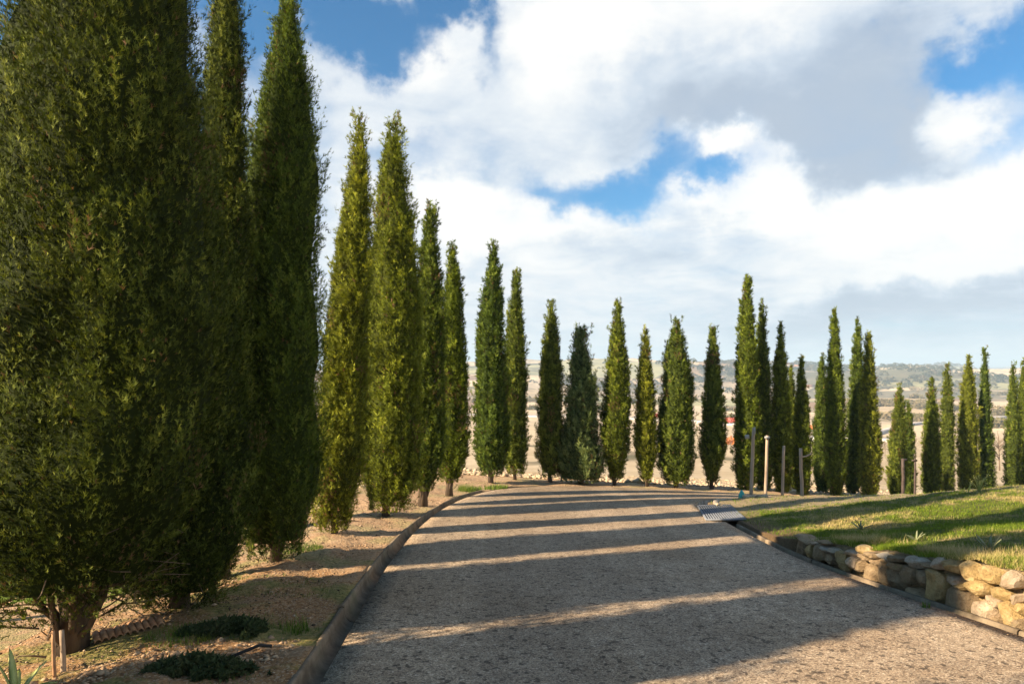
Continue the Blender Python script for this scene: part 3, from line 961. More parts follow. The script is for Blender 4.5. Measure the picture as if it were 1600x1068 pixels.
    link('mortar_core', mesh_np('mortar_core', V - o, grid_faces(len(Cc), 5)[:, ::-1]), M['mortar'], root)
build_wall()

# ------------------------------------------------------------------ cypress trees

def cyp_profile(t, kind):
    if kind == 'cone':
        return (1 - t) ** .55 * (.72 + .28 * sstep(0, .08, t)) * (1 - .28 * t) + .10 * sstep(1.0, .8, t)
    if kind == 'full':
        return np.clip(1 - t ** 3.0, 0, 1) ** .85 * (.60 + .40 * sstep(0, .14, t))
    if kind == 'bare':
        return np.clip(1 - t ** 2.4, 0, 1) ** .9 * (.34 + .66 * sstep(0, .22, t))
    return np.clip(1 - t ** 2.6, 0, 1) ** .85 * (.50 + .50 * sstep(0, .14, t))

def crown_mesh(h, rad, ntri, leaf, seed, kind='slim', lean=(0, 0), lobes=(), t0=.06, wisp=1.0, plume=None, hang=0.0):
    """thousands of small sprays gathered into upright plumes on a lumpy spindle"""
    g = np.random.default_rng(seed)
    nspray = ntri // 3
    plume = plume or max(.10, min(.26, rad * .42))
    per = 28
    npl = max(60, nspray // per)
    # candidate heights by surface area
    tt = np.linspace(0, .995, 200); pr = cyp_profile(tt, kind); cdf = np.cumsum(pr + .05); cdf /= cdf[-1]
    t = np.interp(g.random(npl), cdf, tt)
    th = g.random(npl) * 2 * np.pi
    base = cyp_profile(t, kind) * rad
    z = t0 * h + t * h * (1 - t0)
    lump = 1 + .20 * vnoise(np.cos(th) * 1.6 + seed, np.sin(th) * 1.6, z / (h * .16), seed) + .17 * vnoise(np.cos(th) * 3.8, np.sin(th) * 3.8 + seed, z / .50, seed + 1)
    inner = g.random(npl) < .22
    dep = np.where(inner, g.uniform(.62, .85, npl), g.uniform(.84, 1.02, npl))
    r = base * lump * dep
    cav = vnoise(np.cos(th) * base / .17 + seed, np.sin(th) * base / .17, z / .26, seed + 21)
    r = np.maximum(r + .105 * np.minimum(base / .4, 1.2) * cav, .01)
    px, py = r * np.cos(th), r * np.sin(th)
    # secondary leaders
    sel = np.zeros(npl, bool)
    for (ox, oy, sc, ht) in lobes:
        m = (g.random(npl) < .30) & ~sel
        sel |= m
        z[m] = t0 * h + t[m] * h * (ht - t0)
        px[m] = px[m] * sc + ox * rad; py[m] = py[m] * sc + oy * rad
    cx = lean[0] * (z / h) + rad * .10 * vnoise(z / (h * .3), z * 0 + seed, None, seed + 3)
    cy = lean[1] * (z / h) + rad * .10 * vnoise(z / (h * .3), z * 0 - seed, None, seed + 4)
    P = np.stack([px + cx, py + cy, z], -1)
    O = np.stack([np.cos(th), np.sin(th), np.zeros(npl)], -1)
    tilt = .20 + .25 * g.random(npl)
    if hang > 0:
        tilt = tilt + hang * sstep(.16, 0, t) * 1.5
    ax = unit(O * tilt[:, None] + np.array([0, 0, 1.0]) * (1 - hang * sstep(.10, 0, t)[:, None] * 1.1) + g.normal(0, .13, (npl, 3)))
    Lp = plume * g.uniform(1.0, 2.4, npl) * (1 - .3 * t)
    wp = plume * g.uniform(.11, .27, npl)
    tintp = np.clip(.42 + .17 * g.standard_normal(npl) + .22 * cav, .03, .88)  # darker tint in the hollows paints shade between the plumes
    # wisps above the tip
    nt = int(npl * .012 * wisp) + 4
    P[:nt, 2] = h * g.uniform(.93, 1.0, nt); P[:nt, 0] = lean[0] + rad * .14 * g.standard_normal(nt); P[:nt, 1] = lean[1] + rad * .14 * g.standard_normal(nt)
    Lp[:nt] = plume * g.uniform(1.0, 2.2, nt); wp[:nt] *= .5; ax[:nt] = unit(np.array([0, 0, 1.0]) + g.normal(0, .16, (nt, 3)))
    # sprays in plumes
    k = g.integers(0, npl, nspray)
    s = g.random(nspray)
    a = ax[k]
    e1 = unit(np.cross(a, g.standard_normal((nspray, 3))))
    rr_ = np.abs(g.standard_normal(nspray)) * .75
    # a third of the sprays clothe the surface between the plumes
    loose = g.random(nspray) < .33
    lt = np.interp(g.random(nspray), cdf, tt); lth = g.random(nspray) * 2 * np.pi; lz = t0 * h + lt * h * (1 - t0)
    ll = 1 + .20 * vnoise(np.cos(lth) * 1.6 + seed, np.sin(lth) * 1.6, lz / (h * .16), seed) + .17 * vnoise(np.cos(lth) * 3.8, np.sin(lth) * 3.8 + seed, lz / .50, seed + 1)
    lr = cyp_profile(lt, kind) * rad * ll * g.uniform(.84, .97, nspray)
    lw = vnoise(lz / (h * .3), lz * 0 + seed, None, seed + 3), vnoise(lz / (h * .3), lz * 0 - seed, None, seed + 4)
    LCn = np.stack([lr * np.cos(lth) + lean[0] * lz / h + rad * .10 * lw[0], lr * np.sin(lth) + lean[1] * lz / h + rad * .10 * lw[1], lz], -1)
    LO = np.stack([np.cos(lth), np.sin(lth), np.zeros(nspray)], -1)
    C = P[k] + a * (s * Lp[k])[:, None] + e1 * (rr_ * wp[k] * (1.05 - .75 * s))[:, None]
    OO = np.where(loose[:, None], LO, O[k])
    C = np.where(loose[:, None], LCn, C)
    a = np.where(loose[:, None], unit(LO * .45 + np.array([0, 0, 1.0])), a); e1 = np.where(loose[:, None], LO, e1)
    D = unit(a * 1.0 + e1 * .60 + g.normal(0, .30, (nspray, 3)) + np.array([0, 0, .2]))
    Sd = unit(np.cross(D, OO + .45 * g.standard_normal((nspray, 3))))
    ln = leaf * g.uniform(.65, 1.6, nspray)
    wd = ln * g.uniform(.12, .19, nspray)
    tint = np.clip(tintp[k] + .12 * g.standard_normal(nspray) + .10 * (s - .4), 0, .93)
    dead = g.random(nspray) < .006 + .12 * (t[k] < .05) + .10 * (P[k][:, 2] > h * .985)
    patch = vnoise(C[:, 0] / .30, C[:, 1] / .30, C[:, 2] / .75, seed + 55) > .60
    dead = dead | (patch & (g.random(nspray) < .28))
    tint = np.where(dead, 1.0, tint)
    V = np.empty((nspray, 3, 3, 3), np.float32)
    for q, ang in enumerate((0.0, .60, -.55)):
        dq = D * math.cos(ang) + Sd * math.sin(ang)
        sq = Sd * math.cos(ang) - D * math.sin(ang)
        st = C + D * (ln * (.0, .22, .48)[q])[:, None]
        lq = ln * (1.15, .72, .60)[q]
        V[:, q, 0] = st - sq * (wd * .5)[:, None]
        V[:, q, 1] = st + sq * (wd * .5)[:, None] + dq * (lq * .25)[:, None]
        V[:, q, 2] = st + dq * lq[:, None]
    V = V.reshape(-1, 3)
    Fc = np.arange(len(V)).reshape(-1, 3)
    T = np.repeat(tint, 3)
    # inner shell added to block light, its dark tint painting the inner shade
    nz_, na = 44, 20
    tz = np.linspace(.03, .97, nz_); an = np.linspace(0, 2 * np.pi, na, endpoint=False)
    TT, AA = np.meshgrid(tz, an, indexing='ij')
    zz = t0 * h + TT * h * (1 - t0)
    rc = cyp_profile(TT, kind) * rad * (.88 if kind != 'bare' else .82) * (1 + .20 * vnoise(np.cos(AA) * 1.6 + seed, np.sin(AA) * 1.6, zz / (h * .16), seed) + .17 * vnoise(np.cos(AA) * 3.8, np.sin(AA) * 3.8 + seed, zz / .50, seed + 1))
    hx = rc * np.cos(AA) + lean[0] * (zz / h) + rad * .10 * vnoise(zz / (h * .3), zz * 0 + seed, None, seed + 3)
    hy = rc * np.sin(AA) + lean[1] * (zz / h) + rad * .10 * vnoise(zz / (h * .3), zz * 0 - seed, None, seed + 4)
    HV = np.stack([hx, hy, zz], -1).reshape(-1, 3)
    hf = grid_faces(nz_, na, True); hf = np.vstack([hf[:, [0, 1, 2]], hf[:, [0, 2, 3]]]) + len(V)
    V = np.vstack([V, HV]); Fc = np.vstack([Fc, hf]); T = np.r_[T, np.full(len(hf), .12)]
    return mesh_np('crown', V, Fc, False, {'tint': T})

def trunk_mesh(h, rad, seed, tr, lean=(0, 0), stems=5, top=.55, spread=.6, sides=8):
    g = np.random.default_rng(seed + 500)
    m = MB()
    zs = np.linspace(-.12, top * h, 8)
    pts = np.stack([lean[0] * zs / h + tr * .5 * g.standard_normal(8) * (zs > .2), lean[1] * zs / h + tr * .5 * g.standard_normal(8) * (zs > .2), zs], -1)
    rd = tr * (1 - .8 * (zs - zs[0]) / (zs[-1] - zs[0])); rd[0] *= 1.35
    m.tube(pts, rd, sides)
    for i in range(stems):
        a = g.random() * 6.283; z0 = g.uniform(0, .22); R1 = rad * spread * g.uniform(.5, 1.0)
        zz = z0 + np.array([0, .10, .25, .5, .9]) * h * g.uniform(.16, .28) / .9
        rr_ = np.array([0, .38, .66, .88, 1.0]) * R1
        p = np.stack([rr_ * math.cos(a), rr_ * math.sin(a), zz], -1) + g.normal(0, .008, (5, 3))
        m.tube(p, tr * g.uniform(.25, .42) * np.array([1, .8, .6, .42, .2]), max(4, sides - 3))
    return m.mesh('trunk', True)

def twig_mesh(h, rad, seed, n, t0):
    g = np.random.default_rng(seed + 900)
    m = MB()
    for i in range(n):
        a = g.random() * 6.283
        z0 = g.uniform(.3, 1.0) * max(t0 * h, .25) + g.uniform(-.1, .5)
        r0 = rad * g.uniform(.1, .4); r1 = rad * g.uniform(.6, 1.05)
        p0 = np.array([r0 * math.cos(a), r0 * math.sin(a), z0]); a2 = a + g.uniform(-.5, .5)
        p2 = np.array([r1 * math.cos(a2), r1 * math.sin(a2), z0 + g.uniform(-.25, .25)])
        pm = (p0 + p2) / 2 + g.normal(0, .07, 3)
        m.tube([p0, (p0 + pm) / 2 + g.normal(0, .02, 3), pm, (pm + p2) / 2 + g.normal(0, .02, 3), p2], [.008, .0065, .005, .004, .002], 4)
    return m.mesh('dead_twig', True)

def on_curve(px, s):
    """where the sight line through column px meets the line s metres outside the drive"""
    C = offset(LC, 1, s)
    u = ray(px, 760)[0]
    f = C[:, 0] - u * C[:, 1]
    i = np.where((np.diff(np.sign(f)) != 0) & (C[:-1, 1] > 2))[0]
    i = i[-1]
    t = f[i] / (f[i] - f[i + 1])
    return C[i] * (1 - t) + C[i + 1] * t

GR_L = 'cypresses along the left bank of the drive'
GR_M = 'cypresses round the far bend of the drive'
GR_R = 'cypresses in the row beyond the lawn'
tree_n = [0]
TREES = []
def cypress(x, y, ztop, width, ntri, leaf, label, group, kind='slim', lean=(0, 0), lobes=(), mat='cypress', t0=.06, tr=.07, stems=5, twigs=0, wisp=1.0, plume=None, hang=0.0, spread=.6):
    tree_n[0] += 1
    sd = tree_n[0] * 7
    z = g1(x, y) - .03
    root = empty('cypress_tree', (x, y, z))
    tag(root, label, 'cypress', group)
    h = ztop - z
    rad = width / 2 - .005
    if not lobes and kind != 'cone' and random.random() < .55:
        lobes = ((random.choice((-.38, .38)), random.uniform(-.3, .3), .62, random.uniform(.55, .86)),)
    cr = link('crown', crown_mesh(h, rad, ntri, leaf, sd, kind, lean, lobes, t0, wisp, plume, hang), M[mat], root)
    tk = link('trunk', trunk_mesh(h, rad, sd, tr, lean, stems, spread=spread), M['bark'], root)
    if twigs:
        t_ = link('dead_twig', twig_mesh(h, rad, sd, twigs, t0), M['twig'], root); t_['kind'] = 'stuff'
    TREES.append((x, y, rad))
    return root

def px_tree(px, d, topx, topy, wpx, ntri, leaf, label, group, s=None, **kw):
    if d is None:
        x, y = on_curve(px, s)
    else:
        u = ray(px, 800)[0]; x, y = u * d, d
    ut, vt = ray(topx, topy)
    ztop = CZ + vt * y
    ln = (ut * y - x, 0.0)
    return cypress(x, y, ztop, wpx / F * y, ntri, leaf, label, group, lean=ln, **kw)

# left bank, near to far.  two more of the row stand just out of the frame and shade the drive
cypress(-4.65, 2.72, 6.2, 1.62, 30000, .10, 'cypress standing just outside the left edge, throwing the nearest full shadow', GR_L)
cypress(-4.75, .45, 5.0, 1.45, 30000, .10, 'cypress behind the viewer whose shadow darkens the near right corner', GR_L)
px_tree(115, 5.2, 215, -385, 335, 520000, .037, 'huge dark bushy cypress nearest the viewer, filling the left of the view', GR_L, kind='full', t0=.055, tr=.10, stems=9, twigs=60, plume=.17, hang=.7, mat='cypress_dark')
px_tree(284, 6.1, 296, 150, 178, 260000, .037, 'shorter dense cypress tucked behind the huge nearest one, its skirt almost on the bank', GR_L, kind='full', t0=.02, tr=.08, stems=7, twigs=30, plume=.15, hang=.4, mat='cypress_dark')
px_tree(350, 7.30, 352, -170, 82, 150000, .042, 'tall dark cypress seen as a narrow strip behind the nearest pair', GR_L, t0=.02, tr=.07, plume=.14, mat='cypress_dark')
px_tree(432, 8.02, 454, -18, 130, 260000, .041, 'tall broad cypress whose top just reaches the upper edge of the view', GR_L, kind='full', t0=.015, tr=.06, stems=9, twigs=24, plume=.14, lobes=((-.35, -.2, .7, .80),))
px_tree(522, 9.75, 562, 190, 66, 130000, .050, 'slim sunlit cypress leaning a little to the right, with a bare many-stemmed foot', GR_L, kind='full', t0=.012, tr=.045, stems=11, twigs=14, mat='cypress_yellow', plume=.13, spread=.5)
px_tree(603, 11.85, 617, 198, 96, 170000, .055, 'broad two-topped cypress with a thick pale forked trunk', GR_L, kind='full', t0=.018, tr=.06, stems=10, twigs=16, plume=.15, lobes=((.42, -.1, .62, .66),), mat='cypress_yellow')
px_tree(660, 13.35, 674, 335, 56, 90000, .065, 'dark cypress with a ragged double tip beside the broad two-topped one', GR_L, t0=.06, tr=.09, stems=6, twigs=8, plume=.14, lobes=((-.4, 0, .55, .93),), wisp=3)
px_tree(702, 14.95, 707, 392, 50, 80000, .068, 'cypress with a bare brown seam down its side and a bulge at the right', GR_L, t0=.06, tr=.08, stems=6, twigs=6, plume=.14, lobes=((.35, 0, .6, .72),), mat='cypress_yellow')
M1, M2 = 62000, .070
px_tree(767, None, 770, 387, 50, 80000, .075, 'blunt-topped cypress growing at the very end of the left gutter', GR_M, s=1.0, kind='full', t0=.035, tr=.07, plume=.13)
px_tree(805, None, 807, 430, 38, M1, M2, 'cypress with a thin wispy tip just right of the gutter end', GR_M, s=1.5, kind='full', t0=.035, tr=.05, wisp=2.5, plume=.12)
px_tree(860, None, 860, 476, 37, M1, M2, 'slim brownish cypress beside the thin metal stake', GR_M, s=1.15, kind='full', t0=.03, tr=.06, stems=7, plume=.12)
px_tree(907, None, 908, 525, 64, 75000, .075, 'short wide conical cypress with blue-green feathery branches', GR_M, s=.95, kind='cone', t0=.02, tr=.06, mat='cypress_blue', plume=.20, wisp=3)
px_tree(961, None, 966, 476, 44, M1, M2, 'bright yellow-green cypress with a bare V of stems at its foot', GR_M, s=.75, kind='bare', t0=.03, tr=.05, stems=9, mat='cypress_yellow', plume=.12)
px_tree(1011, None, 1009, 521, 31, 50000, M2, 'thin slightly kinked cypress between the yellow-green one and the double one', GR_M, s=.75, kind='bare', t0=.03, tr=.05, stems=7, mat='cypress_yellow', plume=.12)
px_tree(1058, None, 1058, 503, 56, 75000, M2, 'wide double cypress with a lower side crown on its left', GR_M, s=.9, kind='full', t0=.025, tr=.06, plume=.12, lobes=((-.45, 0, .6, .74), (.25, 0, .7, .82)))
px_tree(1112, None, 1114, 517, 35, 55000, M2, 'dark lone cypress with a bare trunk just left of the lawn corner', GR_M, s=1.2, kind='bare', t0=.04, tr=.055, stems=6, plume=.12, wisp=2.5)
NR, LR = 46000, .075
def row(px, topx, topy, w, s, label, **kw):
    kw.setdefault('kind', 'full'); kw.setdefault('t0', .0); kw.setdefault('plume', .115)
    px_tree(px, None, topx, topy, w, kw.pop('n', NR), LR, label, GR_R, s=s, **kw)
row(1166, 1169, 436, 35, 1.2, 'tallest cypress of the far row, behind the tallest wooden post', wisp=3, n=60000, mat='cypress_yellow')
row(1193, 1191, 479, 25, 1.6, 'second tallest slim cypress, behind the second wooden post')
row(1221, 1220, 513, 27, 1.4, 'pointed cypress behind the third wooden post', mat='cypress_yellow', lobes=((.5, .3, .6, .8),))
row(1237, 1236, 575, 20, 4.2, 'dark cypress half hidden behind the pointed one at the third wooden post', n=25000)
row(1254, 1252, 565, 22, 1.4, 'short light green cypress behind the fourth wooden post, with a gap in its side', mat='cypress_yellow', n=34000, wisp=2)
row(1284, 1285, 559, 23, 3.2, 'short dark cypress left of the tall feathery-tipped one', n=34000)
row(1307, 1304, 490, 26, 1.5, 'tall slim cypress with a feathery brown tip in the middle of the far row', wisp=3, mat='cypress_yellow')
row(1333, 1341, 502, 24, 3.4, 'tall dark cypress leaning right behind its lighter neighbour')
row(1358, 1357, 525, 28, 1.5, 'light green cypress overlapping the tall dark leaning one', mat='cypress_yellow', wisp=2)
row(1401, 1406, 609, 24, 2.4, 'small pointed cypress behind the first dark lamp post', n=30000)
row(1420, 1420, 633, 16, 4.6, 'smallest cypress of the row, between the two dark lamp posts', n=24000)
row(1456, 1456, 596, 24, 2.4, 'small green cypress right of the dark lamp posts', n=30000, mat='cypress_yellow')
row(1480, 1480, 573, 21, 4.0, 'dark narrow cypress directly right of the small green one', n=30000)
row(1515, 1513, 559, 28, 2.2, 'thick square-topped cypress behind the flowering weed', kind='full', mat='cypress_yellow')
row(1540, 1539, 549, 20, 3.8, 'thin ragged cypress with a bare twig at its tip, beside the thick square-topped one', wisp=4, n=30000)
row(1582, 1583, 570, 20, 2.6, 'slender cypress just left of the last one at the right edge', n=30000)
row(1599, 1599, 565, 22, 3.0, 'cypress cut by the right edge of the view', n=30000, mat='cypress_yellow')
row(1640, 1640, 560, 24, 3.0, 'cypress just beyond the right edge of the view', n=20000)
px_tree(-24, 9.6, -14, 40, 60, 30000, .10, 'cypress of which only the edge shows at the upper left corner', GR_L)

# ------------------------------------------------------------------ turf, weeds, clods, pebbles
def blades(x, y, z, hgt, wid, lean, g, tint):
    n = len(x)
    a = g.random(n) * 6.283
    d = np.stack([np.cos(a), np.sin(a), np.zeros(n)], -1)
    sdv = np.stack([-np.sin(a), np.cos(a), np.zeros(n)], -1)
    b = np.stack([x, y, z], -1)
    V = np.empty((n, 3, 3))
    V[:, 0] = b - sdv * (wid / 2)[:, None]; V[:, 1] = b + sdv * (wid / 2)[:, None]
    V[:, 2] = b + d * (hgt * lean)[:, None] + np.array([0, 0, 1.0]) * hgt[:, None]
    return V.reshape(-1, 3), np.arange(3 * n).reshape(-1, 3), tint

def lawn_z(x, y): return plane(x, y) + lawn_h(x, y, 0) + .02 * fbm(x * 3, y * 3, 71, 4) * .9
def build_grass():
    g = np.random.default_rng(5)
    n = 260000
    # denser close to the viewer
    y = 3.2 + 13.0 * g.random(n) ** 1.5
    x = np.interp(y, _near[:, 1], _near[:, 0]) + .06 + g.random(n) ** 1.3 * (1.2 + y * .62)
    ok = (y < np.interp(x, _far[:, 0], _far[:, 1]) - .15) & (x / y < .85)
    dens = fbm(x * 2.4, y * 2.4, 15, 3)
    far = (y - .22 * (x - 4) > 12.0)
    ok &= (g.random(n) < np.clip(.85 + .7 * dens, .15, 1) * np.where(far, .12, 1))
    ok &= ~((x - np.interp(y, _near[:, 1], _near[:, 0]) < .5) & (y > 8.2) & (g.random(n) < .85))
    x, y = x[ok], y[ok]; n = len(x)
    tuft = fbm(x * 5, y * 5, 16, 2)
    h = (.022 + .030 * g.random(n) * (1 + .6 * tuft)) * (1 + .35 * sstep(.8, 0, x - np.interp(y, _near[:, 1], _near[:, 0])))
    w = .0035 + .0005 * y * g.uniform(.6, 1.3, n)
    V, Fc, T = blades(x, y, lawn_z(x, y) - .004, h, w, g.uniform(.2, 1.1, n), g, g.random(n))
    tag(link('grass', mesh_np('grass', V, Fc, False, {'tint': T}), M['grass']), 'short half-dry turf covering the lawn above the stone wall', 'grass', kind='stuff')
build_grass()

def build_fringe():
    g = np.random.default_rng(8)
    n = 16000
    y = 2.5 + 6.2 * g.random(n)
    x = np.interp(y, _near[:, 1], _near[:, 0]) + .22 + np.abs(g.normal(0, .16, n))
    ok = fbm(x * 3, y * 3, 91, 2) > -.25 + .3 * sstep(6, 8, y)
    x, y = x[ok], y[ok]; n = len(x)
    V, Fc, T = blades(x, y, lawn_z(x, y) - .01, .05 + .06 * g.random(n), .004 + .003 * g.random(n), g.uniform(.2, 1.2, n), g, g.random(n))
    tag(link('dry_grass', mesh_np('dry_grass', V, Fc, False, {'tint': T}), M['straw']), 'longer dry golden grass hanging over the top of the stone wall', 'grass', kind='stuff')
build_fringe()

def clump(name, cx, cy, r, n, h, w, mat, label, cat='weed', zf=None, lean=.8, kind='stuff', elong=1.0):
    g = np.random.default_rng(int(abs(cx * 97 + cy * 31)) + 3)
    a = g.random(n) * 6.283; q = r * np.sqrt(g.random(n))
    x = cx + q * np.cos(a) * elong; y = cy + q * np.sin(a)
    z = (zf or G)(x, y) - .01
    V, Fc, T = blades(x, y, z, h * g.uniform(.4, 1.1, n), w * g.uniform(.6, 1.3, n), g.uniform(0, lean, n) , g, g.random(n))
    o = link(name, mesh_np(name, V, Fc, False, {'tint': T}), M[mat])
    tag(o, label, cat, kind=kind)
    return o
def bank_at(px, py):
    """meet the sight line with the ground"""
    u, v = ray(px, py)
    d = np.linspace(2.5, 40, 4000)
    z = G(u * d, d)
    i = np.argmax(z > CZ + v * d) if (z > CZ + v * d).any() else len(d) - 1
    return u * d[i], d[i]
x, y = bank_at(460, 985); clump('grass_tuft', x, y, .13, 130, .11, .008, 'weed', 'bright green grass tuft beside the gutter in the shade', 'grass tuft', kind=None)
x, y = bank_at(285, 1000 - 8); clump('grass', x, y, .28, 900, .07, .007, 'weed', 'fresh grass strip at the top of the bank by the tile edging', 'grass')
x, y = bank_at(425, 912); clump('grass', x, y, .42, 700, .035, .006, 'weed', 'thin green grass streak across the sunlit bank', 'grass', elong=1.5)
x, y = bank_at(468, 858); clump('grass', x, y, .3, 600, .06, .008, 'weed', 'green grass at the foot of the tall broad cypress', 'grass')
x, y = bank_at(735, 767); clump('weed_bush', x, y, .30, 500, .17, .016, 'weed', 'light green weed at the far end of the left gutter', 'weed', kind=None)
x, y = bank_at(775, 763); clump('weed_bush', x, y, .30, 350, .12, .016, 'weed', 'low weed under the blunt-topped cypress', 'weed', kind=None)
clump('weed_bush', -6.6, 11.6, 1.3, 2600, .16, .02, 'weed', 'lush green verge beyond the lower yard', 'weed')
def rz(x, y): return plane(x, y)
clump('weed_sprig', 3.62, 6.05, .035, 40, .065, .010, 'weed', 'tiny green sprig growing from the gutter crack below the wall', 'weed', zf=rz, kind=None)

def creeper(px, py, rx, ry, n, label):
    g = np.random.default_rng(n)
    cx, cy = bank_at(px, py)
    a = g.random(n) * 6.283; q = np.sqrt(g.random(n))
    x = cx + rx * q * np.cos(a); y = cy + ry * q * np.sin(a)
    dn = fbm(x * 5, y * 5, 33, 3)
    ok = dn > -.10 + .9 * (q - .6)
    x, y, q = x[ok], y[ok], q[ok]; n = len(x)
    z = G(x, y) + g.random(n) * .11 * (1 - q ** 2) + .005
    C = np.stack([x, y, z], -1)
    D = unit(g.normal(0, 1, (n, 3)) + np.array([.4, 0, .5])); Sd = unit(np.cross(D, g.standard_normal((n, 3))))
    ln = .028 * g.uniform(.6, 1.6, n); wd = ln * .3
    V = np.stack([C - Sd * wd[:, None], C + Sd * wd[:, None], C + D * ln[:, None]], 1).reshape(-1, 3)
    o = link('creeping_shrub', mesh_np('creeping_shrub', V, np.arange(3 * n).reshape(-1, 3), False, {'tint': g.random(n)}), M['creeper'])
    tag(o, label, 'shrub')
creeper(385, 992, .52, .24, 14000, 'dark prostrate shrub sprawling across the bank in shade')
creeper(318, 1052, .42, .16, 9000, 'dark low shrub at the lower edge of the bank, nearer than the sprawling one')

for px_, py_, n_ in ((350, 985, 260), (300, 1050, 220), (430, 975, 120), (250, 1005, 160)):
    x, y = bank_at(px_, py_); clump('grass', x, y, .3, n_, .05, .006, 'weed', {350: 'sparse grass growing through the sprawling dark shrub', 300: 'sparse grass around the nearer low dark shrub', 430: 'thin grass between the dark shrub and the gutter', 250: 'scattered grass beside the huge cypress trunk'}[px_], 'grass', elong=1.4)

def icos(n, g):
    P = np.array([(0, 0, 1), (.9, 0, .3), (.28, .85, .3), (-.72, .52, .3), (-.72, -.52, .3), (.28, -.85, .3), (0, 0, -.6)])
    Fc = np.array([(0, 1, 2), (0, 2, 3), (0, 3, 4), (0, 4, 5), (0, 5, 1), (6, 2, 1), (6, 3, 2), (6, 4, 3), (6, 5, 4), (6, 1, 5)])
    V = P[None] * g.uniform(.65, 1.25, (n, 7, 1)) * np.stack([np.ones(n), g.uniform(.6, 1.0, n), g.uniform(.4, .8, n)], -1)[:, None]
    a = g.random(n) * 6.283; c, s = np.cos(a)[:, None], np.sin(a)[:, None]
    V = np.stack([V[..., 0] * c - V[..., 1] * s, V[..., 0] * s + V[..., 1] * c, V[..., 2]], -1)
    return V, Fc
def scatter_stones(name, x, y, size, mat, label, zf=G, cat='gravel'):
    g = np.random.default_rng(len(x))
    n = len(x)
    V, Fc = icos(n, g)
    V = V * size[:, None, None] + np.stack([x, y, zf(x, y) - size * .05], -1)[:, None]
    Fa = (Fc[None] + 7 * np.arange(n)[:, None, None]).reshape(-1, 3)
    tag(link(name, mesh_np(name, V.reshape(-1, 3), Fa), M[mat]), label, cat, kind='stuff')
g = np.random.default_rng(3)
n = 16000
i = g.integers(0, len(LC), n); ok = (LC[i, 1] > 3) & (LC[i, 1] < 19); i = i[ok]
s = LG + .05 + g.random(len(i)) ** .9 * 3.2
Nn = normals(LC, 1)
xy = LC[i] + Nn[i] * s[:, None] + g.normal(0, .06, (len(i), 2))
scatter_stones('gravel', xy[:, 0], xy[:, 1], np.exp(g.normal(-4.65, .45, len(i))), 'pebble', 'loose pebbles and crumbs of earth strewn over the left bank')
# lumpy dug earth in the sunlit patch
cx, cy = bank_at(290, 1026)
n = 1300
xx = cx + g.normal(0, .38, n); yy = cy + g.normal(0, .16, n) + (xx - cx) * .35
ok = sdist(xx, yy, LC) > LG + .12; xx, yy = xx[ok], yy[ok]; n = len(xx)
scatter_stones('earth_clods', xx, yy, np.exp(g.normal(-4.35, .5, n)), 'earth', 'crumbly dug earth below the dark shrub', cat='earth')
# fallen scale leaves and cones under the left trees and in the gutter corner
n = 9000
k = g.integers(0, 9, n)
tx = np.array([t_[0] for t_ in TREES[2:11]])[k]; ty = np.array([t_[1] for t_ in TREES[2:11]])[k]
xx = tx + g.normal(0, .75, n); yy = ty + g.normal(0, .75, n)
ok = sdist(xx, yy, LC) > LG + .03; xx, yy = xx[ok], yy[ok]
scatter_stones('leaf_litter', xx, yy, np.exp(g.normal(-4.9, .4, len(xx))), 'bark', 'dry brown cypress litter lying under the left bank trees', cat='litter')
# chips along the drive edges
n = 5000
i = g.integers(0, len(RC), n); ok = (RC[i, 1] > 2.5) & (RC[i, 1] < 16); i = i[ok]
s = -np.abs(g.normal(0, .22, len(i)))
xy = RC[i] + normals(RC, -1)[i] * s[:, None]
scatter_stones('gravel', xy[:, 0], xy[:, 1], np.exp(g.normal(-5.4, .4, len(i))), 'pebble', 'fine loose chips along the right side of the drive', rz)
# ploughed clods beyond the trees
n = 30000
d_ = 21 + 45 * g.random(n) ** 1.6; az_ = np.radians(g.uniform(-22, 42, n))
xx, yy = d_ * np.sin(az_), d_ * np.cos(az_)
q_ = sdist(xx, yy, LC); ok = (q_ > 2.6)
xx, yy = xx[ok], yy[ok]; d_ = d_[ok]
def gz(x, y):
    return G(x, y) + .02
scatter_stones('ploughed_clods', xx, yy, np.exp(g.normal(-2.75, .45, len(xx))), 'clod', 'pale clods of the ploughed field behind the far trees', gz, 'earth')
n = 9000
xx = g.uniform(-11, -3.5, n); yy = g.uniform(9, 22, n)
ok = (sdist(xx, yy, LC) > 2.4) & (yy > 12.5); xx, yy = xx[ok], yy[ok]
scatter_stones('ploughed_clods', xx, yy, np.exp(g.normal(-3.4, .45, len(xx))), 'clod', 'pale rubble on the slope behind the left bank trees', gz, 'earth')

